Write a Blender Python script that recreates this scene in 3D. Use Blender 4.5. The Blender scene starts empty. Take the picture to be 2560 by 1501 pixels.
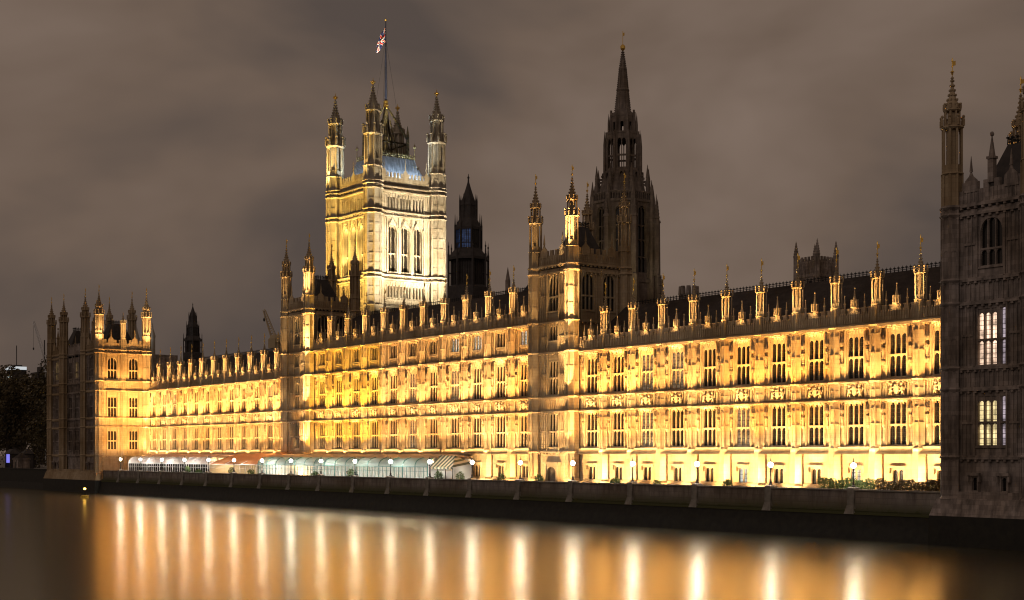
import bpy, bmesh, math, random
from mathutils import Matrix, Vector
random.seed(7)
PI = math.pi
S = bpy.context.scene
COL = S.collection

# ------------------------------------------------------------------ camera
cam = bpy.data.cameras.new("camera")
cam.lens = 50.0; cam.sensor_width = 36.0; cam.shift_y = 0.1502
cam.clip_start = 0.5; cam.clip_end = 6000
co = bpy.data.objects.new("camera", cam); COL.objects.link(co)
co.location = (0, -120, 8.3)
co.rotation_euler = (PI/2, 0, math.radians(53.51))
S.camera = co

# ------------------------------------------------------------------ night sky: low cloud lit by the city
W = bpy.data.worlds.new("World"); S.world = W; W.use_nodes = True
nt = W.node_tree; nt.nodes.clear()
def N(t, **k):
    n = nt.nodes.new(t)
    for a, b in k.items(): setattr(n, a, b)
    return n
out = N('ShaderNodeOutputWorld'); bg = N('ShaderNodeBackground')
tc = N('ShaderNodeTexCoord'); mp = N('ShaderNodeMapping'); mp.inputs['Scale'].default_value = (1.0, 1.0, 2.0)
mp.inputs['Rotation'].default_value = (0.12, 0.08, 0.4); mp.inputs['Location'].default_value = (0.35, 0.1, 0.62)
n1 = N('ShaderNodeTexNoise'); n1.inputs['Scale'].default_value = 3.6; n1.inputs['Detail'].default_value = 4.0
n1.inputs['Roughness'].default_value = 0.5; n1.inputs['Distortion'].default_value = 0.25
cr = N('ShaderNodeValToRGB')
cr.color_ramp.elements[0].position = 0.34; cr.color_ramp.elements[0].color = (0.090, 0.069, 0.059, 1)
cr.color_ramp.elements[1].position = 0.68; cr.color_ramp.elements[1].color = (0.205, 0.150, 0.118, 1)
e = cr.color_ramp.elements.new(0.5); e.color = (0.152, 0.108, 0.082, 1)
nt.links.new(tc.outputs['Generated'], mp.inputs['Vector']); nt.links.new(mp.outputs['Vector'], n1.inputs['Vector'])
nt.links.new(n1.outputs['Fac'], cr.inputs['Fac'])
nt.links.new(cr.outputs['Color'], bg.inputs['Color']); bg.inputs['Strength'].default_value = 1.0
nt.links.new(bg.outputs['Background'], out.inputs['Surface'])

# faint glow of the city from behind the camera (very low, very soft sun)
sun = bpy.data.lights.new('sun', 'SUN'); sun.energy = 0.24; sun.angle = math.radians(40); sun.color = (1.0, .86, .82)
so = bpy.data.objects.new('sun', sun); COL.objects.link(so); so.rotation_euler = Vector((-.35, .9, -.5)).to_track_quat('-Z', 'Y').to_euler()

# ------------------------------------------------------------------ exposure and renderer
S.view_settings.view_transform = 'Standard'; S.view_settings.look = 'None'
S.view_settings.exposure = 0.0; S.view_settings.gamma = 1.0
S.cycles.use_denoising = True
try: S.cycles.denoiser = 'OPENIMAGEDENOISE'
except Exception: pass
S.cycles.use_light_tree = True
S.cycles.filter_width = 1.15
S.cycles.use_adaptive_sampling = False; S.cycles.light_sampling_threshold = 0.0; S.cycles.sample_clamp_direct = 45.0
S.cycles.max_bounces = 5; S.cycles.diffuse_bounces = 3; S.cycles.glossy_bounces = 3
S.cycles.caustics_reflective = False; S.cycles.caustics_refractive = False
S.cycles.sample_clamp_indirect = 25.0

WARM = (1.0, 0.53, 0.145); WARM2 = (1.0, 0.64, 0.265); KF = 1.5
def tint(c, rnd, g=0.0):
    k = rnd.uniform(-.05, .07); return (1.0, min(1, c[1]+k+g), max(.05, c[2]+k*1.2-g*.8))
def area(loc, tilt, yaw, sx, sy, power, color=WARM, spread=150):
    """floodlight: tilt = angle from straight up towards the wall; yaw turns the wall side (0: wall faces -Y)"""
    l = bpy.data.lights.new("floodlight", 'AREA'); l.shape = 'RECTANGLE'; l.size = sx; l.size_y = sy
    l.energy = power; l.color = color; l.spread = math.radians(spread)
    o = bpy.data.objects.new("floodlight", l); COL.objects.link(o)
    o.location = loc; o.rotation_euler = (PI-math.radians(tilt), 0, yaw)
    return o
def spot(loc, target, power, color=WARM, size=0.5, spread=70):
    l = bpy.data.lights.new("floodlight", 'AREA'); l.shape = 'DISK'; l.size = size
    l.energy = power; l.color = color; l.spread = math.radians(spread)
    o = bpy.data.objects.new("floodlight", l); COL.objects.link(o)
    o.location = loc
    o.rotation_euler = (Vector(target)-Vector(loc)).to_track_quat('-Z', 'Y').to_euler()
    return o

# ------------------------------------------------------------------ materials
def mat(name, col, rough=0.8, metal=0.0, emit=None, estr=0.0, var=None, scale=1.0, bump=0.0, spec=0.5, alpha=None):
    m = bpy.data.materials.new(name); m.use_nodes = True
    t = m.node_tree; b = t.nodes['Principled BSDF']
    b.inputs['Base Color'].default_value = (*col, 1); b.inputs['Roughness'].default_value = rough
    b.inputs['Metallic'].default_value = metal; b.inputs['Specular IOR Level'].default_value = spec
    if emit: b.inputs['Emission Color'].default_value = (*emit, 1); b.inputs['Emission Strength'].default_value = estr
    if var:
        c = t.nodes.new('ShaderNodeTexCoord'); n = t.nodes.new('ShaderNodeTexNoise'); r = t.nodes.new('ShaderNodeValToRGB')
        n.inputs['Scale'].default_value = scale; n.inputs['Detail'].default_value = 5
        t.links.new(c.outputs['Object'], n.inputs['Vector']); t.links.new(n.outputs['Fac'], r.inputs['Fac'])
        r.color_ramp.elements[0].position = 0.33; r.color_ramp.elements[0].color = (*var, 1)
        r.color_ramp.elements[1].position = 0.66; r.color_ramp.elements[1].color = (*col, 1)
        t.links.new(r.outputs['Color'], b.inputs['Base Color'])
        if bump:
            bp = t.nodes.new('ShaderNodeBump'); bp.inputs['Strength'].default_value = bump; bp.inputs['Distance'].default_value = 0.1
            t.links.new(n.outputs['Fac'], bp.inputs['Height']); t.links.new(bp.outputs['Normal'], b.inputs['Normal'])
    return m

def stone(name, a, bcol, soot, bw=0.9, bh=0.42, mort=0.55, weed=None):
    """ashlar: blocks of slightly different tone, dark joints, weather stains"""
    m = bpy.data.materials.new(name); m.use_nodes = True
    t = m.node_tree; b = t.nodes['Principled BSDF']; L = t.links.new
    b.inputs['Roughness'].default_value = 0.85; b.inputs['Specular IOR Level'].default_value = 0.25
    g = t.nodes.new('ShaderNodeNewGeometry'); sx = t.nodes.new('ShaderNodeSeparateXYZ'); cx = t.nodes.new('ShaderNodeCombineXYZ')
    ad = t.nodes.new('ShaderNodeMath'); ad.operation = 'ADD'
    L(g.outputs['Position'], sx.inputs[0]); L(sx.outputs['X'], ad.inputs[0]); L(sx.outputs['Y'], ad.inputs[1])
    L(ad.outputs[0], cx.inputs['X']); L(sx.outputs['Z'], cx.inputs['Y'])
    br = t.nodes.new('ShaderNodeTexBrick'); L(cx.outputs[0], br.inputs['Vector'])
    br.inputs['Scale'].default_value = 1.0; br.inputs['Brick Width'].default_value = bw; br.inputs['Row Height'].default_value = bh
    br.inputs['Mortar Size'].default_value = 0.012; br.inputs['Mortar Smooth'].default_value = 0.3
    br.inputs['Color1'].default_value = (*a, 1); br.inputs['Color2'].default_value = (*bcol, 1)
    br.inputs['Mortar'].default_value = (a[0]*mort, a[1]*mort, a[2]*mort, 1)
    n = t.nodes.new('ShaderNodeTexNoise'); n.inputs['Scale'].default_value = 0.9; n.inputs['Detail'].default_value = 6; n.inputs['Roughness'].default_value = 0.62
    mpp = t.nodes.new('ShaderNodeMapping'); mpp.inputs['Scale'].default_value = (1.6, 1.6, 0.35)
    L(g.outputs['Position'], mpp.inputs['Vector']); L(mpp.outputs[0], n.inputs['Vector'])
    r = t.nodes.new('ShaderNodeValToRGB'); r.color_ramp.elements[0].position = 0.40; r.color_ramp.elements[0].color = (0,0,0,1)
    r.color_ramp.elements[1].position = 0.72; r.color_ramp.elements[1].color = (1,1,1,1); L(n.outputs['Fac'], r.inputs['Fac'])
    mx = t.nodes.new('ShaderNodeMix'); mx.data_type = 'RGBA'
    L(r.outputs['Color'], mx.inputs['Factor']); L(br.outputs['Color'], mx.inputs['A']); mx.inputs['B'].default_value = (*soot, 1)
    n2 = t.nodes.new('ShaderNodeTexNoise'); n2.inputs['Scale'].default_value = 0.16; n2.inputs['Detail'].default_value = 3; L(g.outputs['Position'], n2.inputs['Vector'])
    r2 = t.nodes.new('ShaderNodeValToRGB'); r2.color_ramp.elements[0].position = .36; r2.color_ramp.elements[0].color = (.72, .66, .58, 1); r2.color_ramp.elements[1].position = .62; r2.color_ramp.elements[1].color = (1.04, 1.04, 1.05, 1); L(n2.outputs['Fac'], r2.inputs['Fac'])
    m2 = t.nodes.new('ShaderNodeMix'); m2.data_type = 'RGBA'; m2.blend_type = 'MULTIPLY'; m2.inputs['Factor'].default_value = 1.0; L(mx.outputs['Result'], m2.inputs['A']); L(r2.outputs['Color'], m2.inputs['B']); mx = m2
    if weed:
        ms = t.nodes.new('ShaderNodeMath'); ms.operation = 'MULTIPLY_ADD'; ms.inputs[1].default_value = 1.3; L(n.outputs['Fac'], ms.inputs[0]); L(sx.outputs['Z'], ms.inputs[2])
        mr = t.nodes.new('ShaderNodeMapRange'); mr.inputs['From Min'].default_value = weed[0]; mr.inputs['From Max'].default_value = weed[1]; mr.inputs['To Min'].default_value = 1; mr.inputs['To Max'].default_value = 0; L(ms.outputs[0], mr.inputs['Value'])
        m3 = t.nodes.new('ShaderNodeMix'); m3.data_type = 'RGBA'; L(mr.outputs[0], m3.inputs['Factor']); L(mx.outputs['Result'], m3.inputs['A']); m3.inputs['B'].default_value = (.075, .075, .03, 1); mx = m3
    L(mx.outputs['Result'], b.inputs['Base Color'])
    bp = t.nodes.new('ShaderNodeBump'); bp.inputs['Strength'].default_value = 0.35; bp.inputs['Distance'].default_value = 0.05
    L(n.outputs['Fac'], bp.inputs['Height']); L(bp.outputs['Normal'], b.inputs['Normal'])
    return m

M = {}
M['stone'] = stone('honey_limestone', (0.46, 0.36, 0.23), (0.40, 0.30, 0.185), (0.30, 0.215, 0.125))
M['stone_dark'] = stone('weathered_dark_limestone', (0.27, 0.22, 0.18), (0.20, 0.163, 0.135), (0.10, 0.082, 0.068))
M['stone_trim'] = stone('limestone_trim', (0.48, 0.385, 0.25), (0.43, 0.335, 0.21), (0.33, 0.245, 0.15), 1.4, 0.6)
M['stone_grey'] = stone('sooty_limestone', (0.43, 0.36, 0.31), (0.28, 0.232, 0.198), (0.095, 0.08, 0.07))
M['stone_pale'] = stone('pale_limestone', (0.47, 0.42, 0.33), (0.42, 0.37, 0.285), (0.31, 0.265, 0.195), 1.1, 0.5)
M['slate'] = stone('roof_tiles', (0.07, 0.055, 0.045), (0.05, 0.04, 0.034), (0.035, 0.028, 0.024), 0.8, 0.5, 0.4)
M['iron_roof'] = mat('grey_iron_roof', (0.28, 0.30, 0.33), 0.5, 0.3, var=(0.2, 0.22, 0.24), scale=0.8)
M['iron'] = mat('black_iron', (0.03, 0.028, 0.026), 0.5, 0.4, var=(0.018,0.017,0.016), scale=2)
M['dark_metal'] = mat('sooty_cladding', (0.055, 0.045, 0.04), 0.75, 0.0, var=(0.03, 0.025, 0.022), scale=1.2)
M['gold'] = mat('gilding', (0.85, 0.58, 0.16), 0.35, 1.0, var=(0.7, 0.45, 0.1), scale=6)
M['water_base'] = None
def glass(name, col, emit=None, estr=0.0, lead=0.42):
    m = bpy.data.materials.new(name); m.use_nodes = True
    t = m.node_tree; b = t.nodes['Principled BSDF']; L = t.links.new
    c = t.nodes.new('ShaderNodeTexCoord'); sp = t.nodes.new('ShaderNodeSeparateXYZ'); cb = t.nodes.new('ShaderNodeCombineXYZ')
    L(c.outputs['Object'], sp.inputs[0]); L(sp.outputs['X'], cb.inputs['X']); L(sp.outputs['Z'], cb.inputs['Y'])
    br = t.nodes.new('ShaderNodeTexBrick'); br.offset = 0.0; L(cb.outputs[0], br.inputs['Vector'])
    br.inputs['Scale'].default_value = 1; br.inputs['Brick Width'].default_value = lead*0.7; br.inputs['Row Height'].default_value = lead
    br.inputs['Mortar Size'].default_value = 0.022
    br.inputs['Color1'].default_value = (*col, 1); br.inputs['Color2'].default_value = (*[v*0.6 for v in col], 1); br.inputs['Mortar'].default_value = (0.02, 0.017, 0.014, 1)
    L(br.outputs['Color'], b.inputs['Base Color'])
    b.inputs['Roughness'].default_value = 0.22
    if emit:
        n = t.nodes.new('ShaderNodeTexNoise'); n.inputs['Scale'].default_value = 1.1; n.inputs['Detail'].default_value = 3
        L(c.outputs['Object'], n.inputs['Vector'])
        r = t.nodes.new('ShaderNodeValToRGB'); r.color_ramp.elements[0].position = 0.35; r.color_ramp.elements[0].color = (*[v*0.22 for v in emit], 1)
        r.color_ramp.elements[1].position = 0.66; r.color_ramp.elements[1].color = (*emit, 1); L(n.outputs['Fac'], r.inputs['Fac'])
        mx = t.nodes.new('ShaderNodeMix'); mx.data_type = 'RGBA'; L(br.outputs['Fac'], mx.inputs['Factor'])
        L(r.outputs['Color'], mx.inputs['A']); mx.inputs['B'].default_value = (0.01, 0.008, 0.006, 1)
        L(mx.outputs['Result'], b.inputs['Emission Color']); b.inputs['Emission Strength'].default_value = estr
    return m
M['pane'] = glass('leaded_dark_glass', (0.014, 0.011, 0.009))
M['pane_warm'] = glass('leaded_glass_warm_room', (0.05, 0.04, 0.03), (1.0, 0.68, 0.48), 2.1)
M['pane_amber'] = glass('leaded_glass_amber_room', (0.05, 0.04, 0.02), (1.0, 0.78, 0.38), 1.5)
M['pane_cool'] = glass('leaded_glass_cool_room', (0.04, 0.04, 0.05), (0.75, 0.85, 0.80), 0.9)
M['pane_dim'] = glass('leaded_glass_dim_room', (0.03, 0.025, 0.02), (1.0, .70, .42), .28)
M['pane_blue'] = glass('leaded_glass_blue_room', (0.02, 0.02, 0.04), (0.10, 0.20, 0.50), 0.22)
M['pane_violet'] = glass('leaded_glass_violet_room', (0.03, 0.02, 0.05), (0.80, 0.66, 0.74), 0.75)

# ------------------------------------------------------------------ mesh builder
class MB:
    def __init__(s): s.v = []; s.f = []
    def add(s, vs, fs):
        o = len(s.v); s.v += vs; s.f += [tuple(i+o for i in f) for f in fs]
    def box(s, x0, x1, y0, y1, z0, z1):
        s.add([(x0,y0,z0),(x1,y0,z0),(x1,y1,z0),(x0,y1,z0),(x0,y0,z1),(x1,y0,z1),(x1,y1,z1),(x0,y1,z1)],
              [(0,3,2,1),(4,5,6,7),(0,1,5,4),(1,2,6,5),(2,3,7,6),(3,0,4,7)])
    def frustum(s, x0, x1, y0, y1, z0, X0, X1, Y0, Y1, z1):
        s.add([(x0,y0,z0),(x1,y0,z0),(x1,y1,z0),(x0,y1,z0),(X0,Y0,z1),(X1,Y0,z1),(X1,Y1,z1),(X0,Y1,z1)],
              [(0,3,2,1),(4,5,6,7),(0,1,5,4),(1,2,6,5),(2,3,7,6),(3,0,4,7)])
    def prism(s, cx, cy, z0, z1, r0, r1=None, n=8, rot=None):
        if r1 is None: r1 = r0
        if rot is None: rot = PI/n
        vs = []
        for z, r in ((z0, r0), (z1, r1)):
            for i in range(n):
                a = rot+2*PI*i/n; vs.append((cx+r*math.cos(a), cy+r*math.sin(a), z))
        fs = [tuple(range(n-1, -1, -1)), tuple(range(n, 2*n))]
        fs += [(i, (i+1) % n, n+(i+1) % n, n+i) for i in range(n)]
        s.add(vs, fs)
    def lathe(s, cx, cy, prof, n=8, rot=None):
        for (z0, r0), (z1, r1) in zip(prof, prof[1:]): s.prism(cx, cy, z0, z1, max(r0, .004), max(r1, .004), n, rot)
    def ell(s, cx, cy, cz, rx, ry, rz, n=8, m=5):
        vs = [(cx, cy, cz-rz)]
        for j in range(1, m):
            p = PI*j/m
            for i in range(n):
                a = 2*PI*i/n; vs.append((cx+rx*math.sin(p)*math.cos(a), cy+ry*math.sin(p)*math.sin(a), cz-rz*math.cos(p)))
        vs.append((cx, cy, cz+rz)); t = len(vs)-1
        fs = [(0, 1+(i+1) % n, 1+i) for i in range(n)]
        for j in range(m-2):
            for i in range(n):
                a = 1+j*n+i; b = 1+j*n+(i+1) % n; fs.append((a, b, b+n, a+n))
        fs += [(t, 1+(m-2)*n+i, 1+(m-2)*n+(i+1) % n) for i in range(n)]
        s.add(vs, fs)
    def tube(s, p, q, r, r1=None, n=5):
        p = Vector(p); q = Vector(q); d = (q-p)
        if d.length < 1e-6: return
        qz = d.to_track_quat('Z', 'Y'); r1 = r if r1 is None else r1
        vs = []
        for c, rr in ((p, r), (q, r1)):
            for i in range(n):
                a = 2*PI*i/n; w = c+qz @ Vector((rr*math.cos(a), rr*math.sin(a), 0)); vs.append(tuple(w))
        fs = [tuple(range(n-1, -1, -1)), tuple(range(n, 2*n))]+[(i, (i+1) % n, n+(i+1) % n, n+i) for i in range(n)]
        s.add(vs, fs)
    def poly(s, pts, y0, y1):
        """polygon in the xz plane (counter-clockwise seen from -y) extruded y0..y1"""
        n = len(pts)
        s.add([(x, y0, z) for x, z in pts]+[(x, y1, z) for x, z in pts],
              [tuple(range(n)), tuple(range(2*n-1, n-1, -1))]+[(i, n+i, n+(i+1) % n, (i+1) % n) for i in range(n)])
    def ring(s, x0, x1, y0, y1, z0, z1, p):
        """band round a rectangular block, standing p proud of it"""
        s.box(x0-p, x1+p, y0-p, y0, z0, z1); s.box(x0-p, x1+p, y1, y1+p, z0, z1)
        s.box(x0-p, x0, y0, y1, z0, z1); s.box(x1, x1+p, y0, y1, z0, z1)
    def arch(s, xc, w, zs, za, zt, y0, y1, n=6):
        """stone above a pointed opening: opening half width w/2 springs at zs, apex za, filled up to zt"""
        h = w/2.0
        for sg in (-1, 1):
            P = []
            for i in range(n+1):
                t = i/n; P.append((xc+sg*h*math.cos(t*PI/2*0.96)**0.85 if i < n else xc, zs+(za-zs)*math.sin(t*PI/2)**0.9 if i else zs))
            for (xa, z0), (xb, z1) in zip(P, P[1:]):
                q = [(xa, z0), (xb, z1), (xb, zt), (xa, zt)]
                if sg > 0: q = q[::-1]
                s.poly(q, y0, y1)
    def ribs(s, xa, xb, z0, z1, step, y0, y1, w=0.10, heads=True):
        """perpendicular panelling: thin upright ribs, cusped heads"""
        n = max(1, round((xb-xa)/step)); d = (xb-xa)/n
        for i in range(n+1): s.box(xa+i*d-w/2, xa+i*d+w/2, y0, y1, z0, z1)
        if heads and z1-z0 > 0.7:
            for i in range(n):
                s.arch(xa+(i+.5)*d, d-w, z1-0.55*d-0.12, z1-0.12, z1, y0+0.01, y1, 3)
    def wall(s, xa, xb, z0, z1, holes, y0, y1):
        xs = sorted(set([xa, xb]+[h[0] for h in holes]+[h[1] for h in holes])); xs = [x for x in xs if xa <= x <= xb]
        for a, b in zip(xs, xs[1:]):
            m = (a+b)/2; hs = sorted([(h[2], h[3]) for h in holes if h[0] < m < h[1]]); z = z0
            for c, d in hs:
                if c > z: s.box(a, b, y0, y1, z, c)
                z = max(z, d)
            if z < z1: s.box(a, b, y0, y1, z, z1)
    def merge(s, o, mx):
        s.add([tuple(mx @ Vector(v)) for v in o.v], o.f)
    def mesh(s, name, m):
        me = bpy.data.meshes.new(name); me.from_pydata(s.v, [], s.f); me.materials.append(m); me.update(); return me

def obj(name, d, m=None, parent=None, loc=None, yaw=None):
    """link a mesh (or an MB) as one object"""
    me = d.mesh(name, m) if isinstance(d, MB) else d
    o = bpy.data.objects.new(name, me); COL.objects.link(o)
    if parent: o.parent = parent
    if loc: o.location = loc
    if yaw: o.rotation_euler = (0, 0, yaw)
    return o
def tag(o, label, cat, group=None, kind=None):
    if label: o['label'] = label
    if cat: o['category'] = cat
    if group: o['group'] = group
    if kind: o['kind'] = kind
    return o
def thing(name, label, cat, loc=(0,0,0), group=None, yaw=0):
    o = bpy.data.objects.new(name, None); COL.objects.link(o); o.location = loc; o.rotation_euler = (0,0,yaw)
    o.empty_display_size = 0.5
    return tag(o, label, cat, group)
def struct(name, mb, m):
    o = obj(name, mb, m); o['kind'] = 'structure'; return o

# ------------------------------------------------------------------ ground, terrace and river
g = MB(); g.box(-3000, 1500, -10.4, 3000, 3.2, 3.70)
ground = struct('ground', g, mat('paving', (0.22, 0.20, 0.17), 0.85, var=(0.16, 0.145, 0.125), scale=0.6))
w = MB(); w.add([(-3000,-1500,0),(1500,-1500,0),(1500,-5,0),(-3000,-5,0)], [(0,1,2,3)])
wm = bpy.data.materials.new('river_water'); wm.use_nodes = True
t = wm.node_tree; t.nodes.clear(); L = t.links.new; nn = t.nodes.new
geo = nn('ShaderNodeNewGeometry')
du = nn('ShaderNodeVectorMath'); du.operation = 'DOT_PRODUCT'; du.inputs[1].default_value = (.595*.30, .804*.30, 0)   # wave crests lie across the river flow
dv = nn('ShaderNodeVectorMath'); dv.operation = 'DOT_PRODUCT'; dv.inputs[1].default_value = (-.804*1.1, .595*1.1, 0)
cmb = nn('ShaderNodeCombineXYZ')
L(geo.outputs['Position'], du.inputs[0]); L(geo.outputs['Position'], dv.inputs[0]); L(du.outputs['Value'], cmb.inputs['X']); L(dv.outputs['Value'], cmb.inputs['Y'])
nA = nn('ShaderNodeTexNoise'); nA.inputs['Scale'].default_value = 1.0; nA.inputs['Detail'].default_value = 6; nA.inputs['Roughness'].default_value = 0.62
L(cmb.outputs[0], nA.inputs['Vector'])
bp = nn('ShaderNodeBump'); bp.inputs['Strength'].default_value = 0.6; bp.inputs['Distance'].default_value = 0.014
L(nA.outputs['Fac'], bp.inputs['Height'])
gl = nn('ShaderNodeBsdfGlossy'); gl.distribution = 'MULTI_GGX'; gl.inputs['Roughness'].default_value = 0.195; gl.inputs['Anisotropy'].default_value = -0.24; tg_ = nn('ShaderNodeCombineXYZ'); tg_.inputs[0].default_value = .595; tg_.inputs[1].default_value = .804; L(tg_.outputs[0], gl.inputs['Tangent']); gl.inputs['Color'].default_value = (1.0, 0.94, 0.76, 1)
di = nn('ShaderNodeBsdfDiffuse'); di.inputs['Color'].default_value = (0.022, 0.015, 0.008, 1)
fr_ = nn('ShaderNodeFresnel'); fr_.inputs['IOR'].default_value = 3.6; mxs = nn('ShaderNodeMixShader'); ou = nn('ShaderNodeOutputMaterial')
L(bp.outputs['Normal'], gl.inputs['Normal'])
L(fr_.outputs[0], mxs.inputs[0]); L(di.outputs[0], mxs.inputs[1]); L(gl.outputs[0], mxs.inputs[2]); L(mxs.outputs[0], ou.inputs['Surface'])
struct('river', w, wm)

# ------------------------------------------------------------------ gothic pieces shared by the buildings
def window_mb(w, z0, z1, lights=3, tiers=(0.52,), head='flat', depth=0.30, hood=False):
    """stone frame, mullions, transoms and cusped lights; x centred, wall face at y=0, z absolute"""
    b = MB(); h = w/2; j = 0.13; ml = 0.11
    b.box(-h, -h+j, -0.03, depth, z0, z1); b.box(h-j, h, -0.03, depth, z0, z1)
    b.box(-h+j, h-j, 0.0, depth, z0, z0+0.12); b.box(-h-0.05, h+0.05, -0.14, -0.032, z0-0.14, z0+0.03)
    b.box(-h+j, h-j, 0.0, depth, z1-0.10, z1)
    lw = (w-2*j-(lights-1)*ml)/lights
    zz = [z0+0.12]+[z0+(z1-z0)*t for t in tiers]+[z1-0.10]
    for i in range(1, lights):
        x = -h+j+i*lw+(i-1)*ml; b.box(x, x+ml, 0.04, depth-0.01, z0+0.12, z1-0.10)
    for k in range(len(zz)-1):
        a, c = zz[k], zz[k+1]
        if k: b.box(-h+j, h-j, 0.015, depth-0.02, a-0.09, a+0.09); a += 0.09
        if k < len(zz)-2: c -= 0.09
        for i in range(lights):
            x = -h+j+i*(lw+ml)+lw/2
            last = k == len(zz)-2
            top = c-(0.62*lw if (last and head == 'tracery') else 0)
            b.arch(x, lw, top-lw*0.85, top-0.02, c, 0.09, depth-0.06, 4)
            if last and head == 'tracery':
                b.box(x-lw*.5, x-lw*.5+.05, 0.05, 0.09, top-.1, c); b.box(x+lw*.5-.05, x+lw*.5, 0.05, 0.09, top-.1, c)
    if head == 'arch':
        b.arch(0, w-2*j, z1-(w*0.62), z1-0.12, z1+0.02, -0.02, depth*0.8, 8)
    if hood:
        b.box(-h-0.25, h+0.25, -0.30, -0.002, z1+0.06, z1+0.30); b.box(-h-0.25, -h-0.10, -0.22, -0.002, z1-0.5, z1+0.06); b.box(h+0.10, h+0.25, -0.22, -0.002, z1-0.5, z1+0.06)
    return b
_wc = {}
def window_mesh(*a, mt='stone_trim', **k):
    key = (a, mt, tuple(sorted(k.items())))
    if key not in _wc:
        w, z0, z1 = a[:3]; p = MB(); d = k.get('depth', 0.30)+0.02
        p.add([(-w/2+.1,d,z0+.1),(w/2-.1,d,z0+.1),(w/2-.1,d,z1-.06),(-w/2+.1,d,z1-.06)], [(0,1,2,3)])
        _wc[key] = (window_mb(*a, **k).mesh('window', M[mt]), p, {})
    return _wc[key]
def window(parent, loc, yaw, w, z0, z1, glass='pane', **k):
    me, p, pm = window_mesh(w, z0, z1, **k)
    if glass not in pm: pm[glass] = p.mesh('pane', M[glass])
    o = obj('window', me, parent=parent, loc=loc, yaw=yaw)
    obj('pane', pm[glass], parent=o)
    return o

def turret_mb(r, z, spire_n=6, pins=True):
    """octagonal turret; z = [base, solid top, open top, upper top or None, spire top]"""
    b = MB(); zb, zs, zo, zu, zt = z
    def stage(z0, z1, r, panel=True, open_=False):
        core = r*(0.60 if open_ else 0.90)
        b.prism(0, 0, z0, z1, core)
        for i in range(8):
            a = PI/8+i*PI/4; x, y = r*0.93*math.cos(a), r*0.93*math.sin(a)
            b.prism(x, y, z0, z1, r*0.135, n=4, rot=a)
        for i in range(8):                                  # arched heads between the shafts
            mx = Matrix.Rotation(i*PI/4, 4, 'Z') @ Matrix.Translation((0, -r*0.86, 0))
            q = MB(); wd = r*0.56; q.arch(0, wd, z1-wd*1.0, z1-0.08*r, z1, 0.0, r*0.12, 3); q.box(-wd/2, wd/2, 0, r*0.1, z0, z0+0.18*(z1-z0))
            b.merge(q, mx)
    def ledge(z, r, h):
        b.prism(0, 0, z-h*0.5, z, r*0.94, r*1.10); b.prism(0, 0, z, z+h*0.5, r*1.10, r*1.04)
    stage(zb, zs, r); ledge(zs, r, 0.16*r+0.08)
    stage(zs+0.1*r, zo, r*0.94, open_=True); ledge(zo, r*1.02, 0.3*r)
    def pin(r, z, h):
        for i in range(8):
            a = PI/8+i*PI/4; x, y = r*math.cos(a), r*math.sin(a)
            b.prism(x, y, z, z+h*0.55, 0.11*r+.02, n=4, rot=a); b.prism(x, y, z+h*0.55, z+h, 0.13*r+.02, 0.01, n=4, rot=a); b.ell(x, y, z+h*0.92, .12*r+.025, .12*r+.025, .13*r+.025, 6, 4)
    pin(r*1.06, zo+0.15*r, 0.95*r)
    zsp, rs = zo+0.15*r, r*0.74
    if zu:
        stage(zo+0.15*r, zu, r*0.74, open_=True); ledge(zu, r*0.80, 0.25*r); pin(r*0.80, zu+0.12*r, 0.5*r); zsp = zu+0.12*r; rs = r*0.70
    H = zt-zsp
    prof = [(zsp, rs), (zsp+H*.16, rs*.78), (zsp+H*.36, rs*.48), (zsp+H*.62, rs*.24), (zsp+H*.88, rs*.10), (zt, rs*.07)]
    b.lathe(0, 0, prof)
    for k in range(1, spire_n+1):                            # crockets up the edges
        f = k/(spire_n+1.2); zz = zsp+H*f
        for (a0, r0), (a1, r1) in zip(prof, prof[1:]):
            if a0 <= zz <= a1: rr = r0+(r1-r0)*(zz-a0)/(a1-a0)
        for i in range(8):
            a = PI/8+i*PI/4; q = 0.055*r+0.025*(1-f)
            x, y = (rr+q*.6)*math.cos(a), (rr+q*.6)*math.sin(a); b.box(x-q, x+q, y-q, y+q, zz-q, zz+q*1.4)
    b.prism(0, 0, zt-H*.11, zt-H*.075, rs*.22, rs*.30, n=4, rot=0); b.prism(0, 0, zt-H*.075, zt-H*.03, rs*.30, rs*.06, n=4, rot=0)
    return b
def vane_mb(h, s=1.0):
    b = MB(); b.tube((0,0,-.05), (0,0,h), 0.028*s+.012); b.ell(0,0,h*.12, .10*s,.10*s,.10*s,6,4); b.prism(0,0,h*.2,h*.26,.16*s,.12*s)
    b.box(-0.02*s, 0.30*s, -0.015, 0.015, h*.55, h*.80); b.prism(0,0,h*.82,h*1.0,.09*s,.015,n=6); b.prism(0,0,h*.46,h*.55,.03,.08*s,n=6)
    return b
def crown_mb(r):
    b = MB(); b.lathe(0,0,[(0,r*.25),(r*.5,r*.3),(r*.7,r*.75),(r*.95,r*.8),(r*1.0,r*.85)],10)
    for i in range(8):
        a = i*PI/4; x, y = r*.8*math.cos(a), r*.8*math.sin(a); b.prism(x,y,r,r*1.45,.14*r,.03*r,n=4); 
    b.ell(0,0,r*1.25,r*.55,r*.55,r*.5,8,5); b.ell(0,0,r*1.85,r*.16,r*.16,r*.18,6,4); b.box(-.05*r,.05*r,-.05*r,.05*r,r*1.9,r*2.6); b.box(-.22*r,.22*r,-.05*r,.05*r,r*2.2,r*2.35)
    return b
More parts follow.
